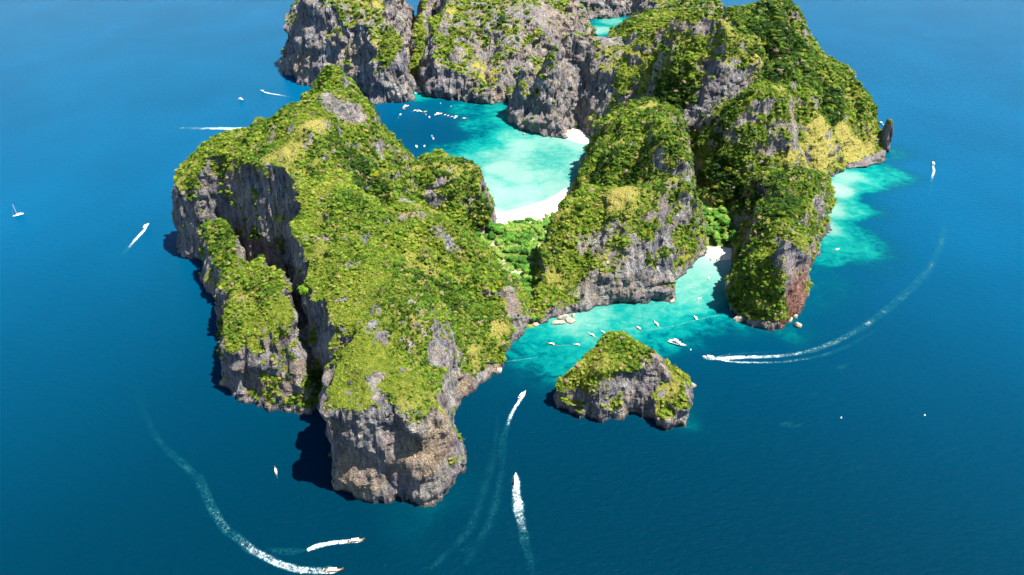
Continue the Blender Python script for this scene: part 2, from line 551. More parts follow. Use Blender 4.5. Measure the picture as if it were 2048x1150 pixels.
# right front block with the red cliff
hill('hill', [
    (1440, 590), (1446, 618), (1470, 640), (1510, 655), (1552, 667), (1572, 655), (1600, 630), ('w', 326, 628), ('w', 352, 690), ('w', 378, 745), ('w', 330, 760), ('w', 280, 730), (1458, 545)],
    [(1475,560,36),(1455,595,14),(1500,530,60),(1545,505,78),(1580,500,80),(1640,505,76),(1648,520,72),(1600,530,72),(1550,580,46),(1510,600,26),(1550,625,20),(1580,560,60),(1500,480,62),(1560,470,84),(1620,480,76),(1575,625,20),(1590,590,38),(1605,560,54),(1625,535,68),(1470,610,12),(1530,640,8)],
    slope=5.5, vox=1.7, seed=8, under=3, lump=.7)
hill('hill', [
    (1455, 520), (1452, 548), ('w', 290, 700), ('w', 360, 710), ('w', 392, 760), (1658, 480), (1660, 445), (1662, 420), ('w', 440, 900), ('w', 350, 900), ('w', 300, 850), ('w', 288, 790)],
    [(1475,470,25),(1500,430,52),(1530,392,78),(1570,370,88),(1610,376,84),(1640,402,62),(1652,450,30),(1600,430,72),(1550,440,64),(1500,480,46),(1630,470,50),(1655,480,12),(1620,350,66),(1560,345,70),(1480,500,25)],
    slope=2.4, vox=2.0, seed=9, under=3, lump=1.2)
# east ridge with the yellow grass slope
hill('mountain', [
    ('w', 252, 870), ('w', 280, 846), ('w', 340, 842), ('w', 400, 850), ('w', 425, 835), (1658, 425), (1660, 395), (1672, 362), (1700, 345), (1740, 335), (1768, 324), (1772, 298), ('w', 608, 1120), ('w', 612, 1200), ('w', 585, 1290), ('w', 460, 1230), ('w', 330, 1090), ('w', 245, 980)],
    [(1425, 330, 74), (1440, 300, 92), (1460, 250, 112), (1500, 210, 140), (1530, 200, 148), (1562, 205, 148), (1560, 300, 100), (1550, 250, 128), (1520, 330, 78), (1480, 320, 84), (1450, 360, 50), (1560, 350, 62), (1610, 300, 58), (1590, 240, 84), (1590, 200, 124), (1620, 340, 34), (1655, 365, 8), (1650, 300, 44), (1700, 320, 14), (1700, 270, 38), (1660, 240, 78), (1740, 300, 16), (1762, 312, 4), (1755, 270, 26), (1740, 230, 56), (1715, 180, 86), (1690, 168, 92), (1685, 135, 104), (1655, 128, 112), (1640, 160, 110), (1600, 120, 128), (1560, 110, 136), (1520, 120, 128), (1580, 160, 130), (1640, 200, 96), (1470, 190, 110), (1400, 260, 96), (1410, 240, 90), ('w', 600, 1190, 60), ('w', 585, 1260, 70)],
    slope=2.6, vox=2.4, seed=10, lump=1.6)
# middle dome and grey walls
hill('mountain', [
    ('w', 170, 1060), ('w', 205, 1010), ('w', 262, 985), ('w', 335, 958), ('w', 385, 972), ('w', 425, 1020), ('w', 440, 1120), ('w', 400, 1300), ('w', 300, 1400), ('w', 180, 1390), ('w', 120, 1300), ('w', 120, 1150)],
    [(1440, 42, 202), (1480, 60, 192), (1505, 95, 172), (1500, 140, 154), (1420, 140, 154), (1460, 135, 158), (1390, 90, 184), (1340, 148, 142), (1300, 110, 160), (1330, 75, 172), (1350, 170, 126), (1290, 160, 122), (1230, 160, 104), (1250, 70, 152), (1200, 118, 108), (1180, 145, 100), (1400, 40, 184), (1340, 35, 166), (1280, 200, 84), (1240, 30, 140), (1430, 15, 170), ('w', 400, 1290, 120)],
    slope=2.4, vox=2.6, seed=11, lump=1.7)
hill('mountain', [(1362, 240, 62), (1400, 246, 62), (1440, 242, 66), (1480, 218, 85), ('w', 352, 1050), ('w', 300, 1085), ('w', 240, 1050)],
     [(1345, 168, 134), (1380, 150, 146), (1420, 138, 153), (1465, 140, 156), (1480, 155, 150), (1440, 120, 162), ('w', 290, 1070, 160)], slope=7, vox=2.3, seed=19, flute=1.1, lump=.5)
hill('hill', [(1235, 262, 40), (1262, 275, 40), (1300, 268, 50), (1340, 240, 66), ('w', 262, 1030), ('w', 200, 1060), ('w', 168, 1010)],
     [(1290, 152, 118), (1312, 165, 112), (1270, 198, 92), (1250, 238, 64), (1330, 205, 88), (1300, 220, 82), (1255, 170, 104)], slope=3.6, vox=2.3, seed=20, lump=1.0)
# spur reaching down to the bay
hill('mountain', [
    (1017, 200), (1020, 235), (1034, 260), (1060, 266), (1095, 272), (1130, 278), (1138, 262), ('w', 125, 1140), ('w', 160, 1120), ('w', 240, 1100), ('w', 262, 1200), ('w', 240, 1340), ('w', 150, 1400), ('w', 40, 1400), ('w', -8, 1345)],
    [(1100, 105, 116), (1060, 122, 100), (1038, 150, 76), (1030, 190, 40), (1080, 180, 70), (1130, 150, 96), (1150, 125, 112), (1130, 210, 52), (1090, 235, 40), (1160, 250, 8), (1170, 220, 34), (1200, 190, 70), (1190, 150, 92), (1170, 100, 98), (1200, 84, 98), (1240, 52, 108), (1240, 200, 74), (1210, 230, 48), (1050, 230, 28), (1270, 215, 80)],
    slope=2.6, vox=2.6, seed=12, flute=1.5, lump=1.0)
hill('mountain', [('w', -216, 1425), ('w', -172, 1418), ('w', -160, 1800), ('w', -250, 1800)], [('w', -195, 1432, 5), ('w', -195, 1480, 30), ('w', -195, 1560, 75), ('w', -200, 1700, 120), ('w', -200, 1790, 130)], slope=3, vox=3.0, seed=21)
# back wall, left of the cleft
hill('mountain', [
    (576, 150), (588, 166), (615, 172), (650, 178), (700, 186), (760, 206), (795, 208), (824, 204), (828, 184), ('w', -212, 1440), ('w', -215, 1560), ('w', -230, 1750), ('w', -330, 1850), ('w', -480, 1800), ('w', -520, 1650), ('w', -498, 1530), (568, 118)],
    [(600, 2, 158), (575, 40, 120), (563, 72, 88), (563, 110, 42), (620, 40, 138), (650, 90, 100), (700, 20, 140), (690, 80, 112), (720, 100, 92), (770, 90, 100), (800, 110, 84), (760, 140, 62), (760, 30, 134), (815, 60, 120), (810, 5, 150), (730, 3, 150), (610, 120, 52), (800, 160, 48), ('w', -400, 1650, 190), ('w', -300, 1700, 180), ('w', -240, 1600, 160), ('w', -500, 1680, 150)],
    slope=3.6, vox=3.0, seed=13, flute=1.5, lump=1.4)
# back wall, right of the cleft
hill('mountain', [
    (846, 176), (850, 186), (872, 196), (930, 203), (970, 208), (1012, 207), (1035, 192), ('w', 60, 1390), ('w', 130, 1480), ('w', 172, 1580), ('w', 196, 1700), ('w', 190, 1780), ('w', 100, 1850), ('w', -100, 1850), ('w', -180, 1750), ('w', -186, 1560), ('w', -186, 1440)],
    [(855, 120, 66), (870, 90, 88), (850, 30, 128), (905, 55, 110), (880, 20, 130), (940, 75, 96), (960, 130, 56), (975, 90, 80), (930, 10, 134), (1000, 10, 134), (1010, 60, 104), (1040, 100, 82), (1000, 150, 46), (1080, 85, 96), (1100, 50, 106), (1060, 20, 130), (1130, 20, 116), (1150, 3, 118), (1165, 30, 96), (1175, 60, 64), (1172, 90, 20), (1120, 100, 70), ('w', -100, 1700, 190), ('w', 50, 1700, 170), ('w', 130, 1700, 120)],
    slope=3.2, vox=3.0, seed=14, flute=1.5, lump=1.4)
# cliff beyond the lagoon
hill('mountain', [('w', 150, 2005), ('w', 190, 1985), ('w', 250, 1978), ('w', 310, 2005), ('w', 420, 2080), ('w', 420, 2300), ('w', 150, 2320), ('w', 90, 2100)],
     [('w', 180, 2060, 80), ('w', 260, 2060, 95), ('w', 350, 2150, 110), ('w', 200, 2200, 110)], slope=3.5, vox=4.0, seed=15, flute=1.5)
# hills right of the lagoon
hill('mountain', [('w', 270, 1440), ('w', 262, 1600), ('w', 290, 1800), ('w', 330, 1990), ('w', 450, 2000), ('w', 420, 1750), ('w', 420, 1560), ('w', 480, 1470), ('w', 450, 1330), ('w', 330, 1330)],
     [(1262, 30, 110), (1300, 4, 128), (1290, 45, 112), (1340, 10, 136), (1380, 5, 140), (1400, 22, 142), (1370, 40, 138), (1330, 60, 128), (1260, 5, 110), (1430, 22, 132), ('w', 420, 1480, 90)], slope=3.4, vox=3.2, seed=16, flute=1.4, lump=1.6)
hill('mountain', [('w', 390, 1110), ('w', 345, 1300), ('w', 370, 1430), ('w', 430, 1480), ('w', 530, 1470), ('w', 590, 1370), ('w', 612, 1250), ('w', 560, 1130), ('w', 470, 1080)],
     [(1540, 0, 184), (1508, 12, 170), (1590, 16, 164), (1605, 45, 138), (1610, 85, 114), (1560, 70, 146), (1530, 110, 124), (1440, 30, 130), (1470, 25, 136), (1620, 110, 110), (1570, 130, 120), ('w', 560, 1360, 110)], slope=3.0, vox=2.9, seed=17, lump=1.8)
# free-standing islet in front
hill('rock_islet', [
    (1110, 785), (1114, 808), (1135, 828), (1165, 845), (1200, 855), (1250, 847), (1290, 850), (1342, 864), (1368, 846), (1380, 800), (1388, 770), ('w', 170, 500), ('w', 150, 522), ('w', 106, 530), ('w', 68, 516), ('w', 44, 492)],
    [(1240,660,66),(1270,665,66),(1320,690,70),(1336,712,64),(1295,675,68),(1200,683,60),(1168,712,52),(1136,744,40),(1114,774,20),(1180,760,42),(1240,740,54),(1290,752,50),(1330,760,42),(1362,748,38),(1384,768,20),(1350,815,20),(1300,805,32),(1230,805,26),(1160,805,13),(1342,738,42),(1270,710,62)],
    slope=3.6, vox=1.3, seed=18, under=3, flute=1.2, lump=.4)


# gullies (negative) and crests (positive) running over the hills
FOLDS = {
    1: [([(750, 380, 115), (800, 430, 100), (830, 520, 95), (870, 580, 78), (930, 660, 42), (960, 730, 15)], 17, -17),
        ([(850, 550, 96), (790, 590, 112), (720, 680, 105), (650, 770, 90)], 11, 11),
        ([(650, 200, 182), (600, 250, 168), (560, 340, 150), (556, 440, 128)], 12, 11),
        ([(690, 260, 165), (720, 330, 140), (760, 380, 110)], 13, -12),
        ([(690, 695, 98), (655, 705, 92), (612, 735, 80)], 8, -32),
        ([(870, 480, 92), (930, 540, 68), (990, 600, 30)], 9, -13), ([(820, 400, 96), (900, 460, 86), (965, 520, 48)], 9, 8),
        ([(640, 440, 134), (690, 500, 124), (700, 580, 118)], 13, -9), ([(780, 700, 100), (850, 760, 76), (880, 800, 60)], 9, -9), ([(860, 640, 86), (920, 700, 46)], 8, -9),
        ([(620, 500, 122), (660, 600, 112), (640, 680, 98)], 10, -8)],
    7: [([(1290, 262, 122), (1280, 330, 105), (1235, 385, 84)], 12, -15), ([(1340, 270, 140), (1370, 340, 105), (1390, 420, 65)], 11, -16), ([(1230, 260, 100), (1190, 340, 74), (1150, 420, 40)], 10, -12), ([(1320, 250, 148), (1315, 330, 118), (1300, 370, 104)], 9, 9)],
    6: [([(1200, 410, 90), (1180, 480, 62), (1150, 560, 30)], 10, -10), ([(1330, 430, 92), (1330, 500, 55), (1335, 570, 20)], 9, -12), ([(1260, 400, 100), (1250, 470, 72), (1240, 560, 30)], 8, 6)],
    10: [([(1580, 205, 122), (1600, 260, 80), (1640, 320, 36)], 12, -15), ([(1640, 150, 110), (1650, 220, 86), (1690, 290, 34)], 14, -18), ([(1530, 220, 138), (1500, 300, 98), (1470, 350, 68)], 13, -24), ([(1600, 125, 126), (1600, 200, 104)], 12, -14), ([(1560, 230, 134), (1556, 330, 84)], 9, 12), ([(1700, 180, 90), (1730, 260, 44)], 10, -12)],
    11: [([(1320, 90, 160), (1290, 140, 135), (1230, 190, 98)], 12, -18), ([(1375, 75, 180), (1345, 130, 150), (1320, 190, 110)], 10, -22), ([(1450, 70, 192), (1400, 140, 150)], 11, -12), ([(1350, 80, 175), (1310, 130, 150)], 9, 10), ([(1490, 80, 180), (1500, 150, 150)], 9, -14), ([(1260, 60, 145), (1220, 110, 118)], 11, -14)],
    17: [([(1540, 20, 172), (1530, 70, 146), (1520, 120, 122)], 16, -18), ([(1580, 30, 158), (1585, 100, 124)], 15, -16), ([(1500, 30, 155), (1490, 80, 130)], 14, -14)],
    9: [([(1460, 525, 20), (1520, 492, 48), (1600, 476, 58), (1652, 482, 38)], 11, -24), ([(1540, 400, 80), (1510, 450, 50), (1490, 490, 28)], 10, -12), ([(1610, 390, 78), (1620, 440, 55)], 9, -10)],
    8: [([(1460, 525, 20), (1520, 492, 48), (1600, 476, 58), (1652, 482, 38)], 11, -24)],
    12: [([(1110, 110, 110), (1080, 170, 70), (1050, 230, 25)], 12, -16), ([(1150, 130, 105), (1140, 200, 56), (1130, 250, 20)], 12, -16), ([(1060, 125, 98), (1040, 170, 60), (1030, 230, 20)], 9, 9)],
    13: [([(700, 40, 128), (690, 120, 75)], 16, -18), ([(620, 50, 128), (640, 130, 60)], 14, -16), ([(760, 60, 118), (750, 150, 55)], 13, -14)],
    14: [([(960, 60, 100), (965, 130, 58), (980, 180, 18)], 18, -20), ([(900, 50, 108), (890, 120, 66)], 14, -14), ([(1060, 50, 112), (1040, 120, 66), (1030, 170, 25)], 14, -16), ([(1120, 50, 98), (1110, 110, 60)], 14, -14)],
    4: [([(572, 515, 92), (592, 575, 90), (604, 640, 86), (612, 710, 80), (620, 800, 70)], 5, -70), ([(500, 590, 66), (540, 700, 60), (560, 790, 30)], 8, -9)],
}


def comp_height(h, X, Y):
    s = h['seed'] * 13
    poly = h['_poly']
    d = sdist(X, Y, poly)
    Z0 = X * 0
    fl = h['flute']
    dn = d + 10 * fl * fbm(X / 52, Y / 52, Z0, s, 2) + 5.0 * fl * (ridged(X / 24, Y / 24, Z0, s + 3, 3) - 0.3) * (0.5 + vnoise(X / 70, Y / 70, Z0, s + 4))
    slope = h['slope'] * (1 + 0.45 * fbm(X / 60, Y / 60, Z0 + 5, s + 5, 2))
    hc = np.where(dn > 0, dn * slope, dn * 3.0)
    # ledges: alternate steep wall / easier band
    lv = 26.0
    q = hc / lv + 0.5 * fbm(X / 90, Y / 90, Z0 + 2, s + 7, 2)
    fr = q - np.floor(q)
    hc = np.where(hc > 8, (np.floor(q) + np.clip(fr * 1.5 - 0.25, 0, 1) * 0.55 + fr * 0.45 - 0.5 * fbm(X / 90, Y / 90, Z0 + 2, s + 7, 2)) * lv, hc)
    T = rbf_eval(X, Y, h['_C'], h['_w'])
    lp = h['lump']
    T = T + 9.0 * lp * fbm(X / 52, Y / 52, Z0, s + 9, 3) + 4.5 * lp * (ridged(X / 24, Y / 24, Z0 + 4, s + 11, 3) - 0.4)
    if lp > 1.3:
        T = T + 7.0 * (ridged(X / 48, Y / 48, Z0 + 7, s + 17, 2) - 0.4)
    for line, wd, dp in FOLDS.get(h['seed'], ()):
        L_ = [P3(q) for q in line]
        dm = np.full(X.shape, 1e9)
        wx = X + 6 * fbm(X / 20, Y / 20, Z0, s + 15, 2); wy = Y + 6 * fbm(X / 20, Y / 20, Z0 + 9, s + 16, 2)
        for (ax, ay, _), (bx, by, _) in zip(L_[:-1], L_[1:]):
            ex, ey = bx - ax, by - ay
            t = np.clip(((wx - ax) * ex + (wy - ay) * ey) / (ex * ex + ey * ey + 1e-9), 0, 1)
            dm = np.minimum(dm, np.hypot(wx - ax - t * ex, wy - ay - t * ey))
        T = T + dp * np.exp(-(dm / wd) ** (1.3 if dp > 0 else 2))
    T = np.maximum(T, {18: 13.0, 6: 15.0, 8: 13.0}.get(h['seed'], 3.0) + 3.0 * vnoise(X / 13, Y / 13, Z0, s))
    k = 7.0
    a = np.clip(0.5 + 0.5 * (T - hc) / k, 0, 1)
    H = T * (1 - a) + hc * a - k * a * (1 - a) * 0.5
    return np.maximum(H, -12.0)


def build_hill(h):
    h['_poly'] = poly_smooth([P2(p) for p in h['poly']])
    pts = np.array([P3(p) for p in h['pts']])
    C, Z = pts[:, :2], pts[:, 2]
    h['_C'] = C
    if h['seed'] == 18:
        Z = np.where(Z > 20, Z - 10, Z)
    if h['seed'] == 4:
        Z = Z + 7
    h['_w'] = rbf_fit(C, Z, lam=2e-4)
    st = h['vox'] * 0.9
    x0, y0 = h['_poly'].min(0) - 14; x1, y1 = h['_poly'].max(0) + 14
    xs = np.arange(x0, x1, st); ys = np.arange(y0, y1, st)
    X, Y = np.meshgrid(xs, ys)
    H = comp_height(h, X, Y)
    H[0, :] = H[-1, :] = -12; H[:, 0] = H[:, -1] = -12
    h['_grid'] = (x0, y0, st, H)
    nx, ny = len(xs), len(ys)
    V = np.concatenate([np.stack([X, Y, H], -1).reshape(-1, 3), np.stack([X, Y, H * 0 - 20], -1).reshape(-1, 3)])
    F = grid_faces(nx, ny)
    n = nx * ny
    i = np.arange(n).reshape(ny, nx)
    side = [np.stack([a[1:], a[:-1], a[:-1] + n, a[1:] + n], -1) for a in (i[0, :], i[:, -1], i[-1, ::-1], i[::-1, 0])]
    F = np.concatenate([F, F[:, ::-1] + n] + side)
    me = mesh_np('tmp', V, F)
    o = link('tmp', me)
    md = o.modifiers.new('r', 'REMESH')
    md.mode = 'VOXEL'; md.voxel_size = h['vox']; md.adaptivity = 0
    dg = bpy.context.evaluated_depsgraph_get()
    me2 = bpy.data.meshes.new_from_object(o.evaluated_get(dg))
    bpy.data.objects.remove(o); bpy.data.meshes.remove(me)
    nv = len(me2.vertices)
    V = np.empty(nv * 3, np.float32); me2.vertices.foreach_get('co', V); V = V.reshape(-1, 3).astype(np.float64)
    nf = len(me2.polygons)
    L = np.empty(len(me2.loops), np.int32); me2.loops.foreach_get('vertex_index', L)
    F = L.reshape(-1, 4) if len(L) == nf * 4 else None
    N = np.empty(nv * 3, np.float32); me2.vertex_normals.foreach_get('vector', N); N = N.reshape(-1, 3).astype(np.float64)
    bpy.data.meshes.remove(me2)
    # drop faces deep under water or buried inside a neighbour (filled in later)
    keep = (V[F][:, :, 2].max(1) > -4)
    F = F[keep]
    used = np.unique(F); mp = -np.ones(nv, np.int64); mp[used] = np.arange(len(used))
    V, N, F = V[used], N[used], mp[F]
    steep = 1 - sstep(0.35, 0.8, N[:, 2])
    x, y, z = V.T
    s = h['seed'] * 7 + 3
    fl = h['flute']
    # vertical flutes and buttresses on steep faces, knobs everywhere
    f1 = ridged(x / 9, y / 9, z / 60, s, 3) - 0.35
    f2 = fbm(x / 4.2, y / 4.2, z / 14, s + 5, 3)
    f3 = fbm(x / 24, y / 24, z / 20, s + 8, 2)
    f4 = ridged(x / 7, y / 7, z / 6, s + 11, 2) - 0.35
    ampv = 0.7 + h['vox'] * 0.25
    fm = 0.9 + 1.1 * vnoise(x / 45, y / 45, z / 30, s + 21)
    d = steep * fl * (2.4 * f1 * fm + 2.0 * f2 + 6.0 * f3) + (1 - steep) * (1.1 * f4 * h['lump'] + 0.9 * f2) + 0.9 * f4 * steep
    d = d * ampv
    # waterline notch
    Nh = N.copy(); Nh[:, 2] *= 0.35
    V2 = V + Nh * d[:, None]
    nt = np.exp(-((z - 1.5) / 4.5) ** 2) * h['under'] * steep * (0.6 + 0.5 * vnoise(x / 30, y / 30, z * 0, s))
    V2[:, :2] -= N[:, :2] * nt[:, None]
    V2[:, 2] = np.where(z < 0, z, V2[:, 2])
    h['_V'], h['_F'] = V2, F
    h['_N0'] = N
    return h


def grid_h(h, x, y):
    x0, y0, st, H = h['_grid']
    i = np.round((x - x0) / st).astype(int); j = np.round((y - y0) / st).astype(int)
    ok = (i >= 0) & (j >= 0) & (i < H.shape[1]) & (j < H.shape[0])
    r = np.full(x.shape, -50.0)
    r[ok] = H[j[ok], i[ok]]
    return r


for h in HILLS:
    build_hill(h)


def buried(idx, V, margin):
    b = np.zeros(len(V), bool)
    for k, g in enumerate(HILLS):
        if k != idx:
            b |= grid_h(g, V[:, 0], V[:, 1]) > V[:, 2] + margin
    return b


for k, h in enumerate(HILLS):
    V, F = h['_V'], h['_F']
    b = buried(k, V, 9.0)
    F = F[~b[F].all(1)]
    used = np.unique(F); mp = -np.ones(len(V), np.int64); mp[used] = np.arange(len(used))
    h['_V'], h['_F'], h['_N0'] = V[used], mp[F], h['_N0'][used]

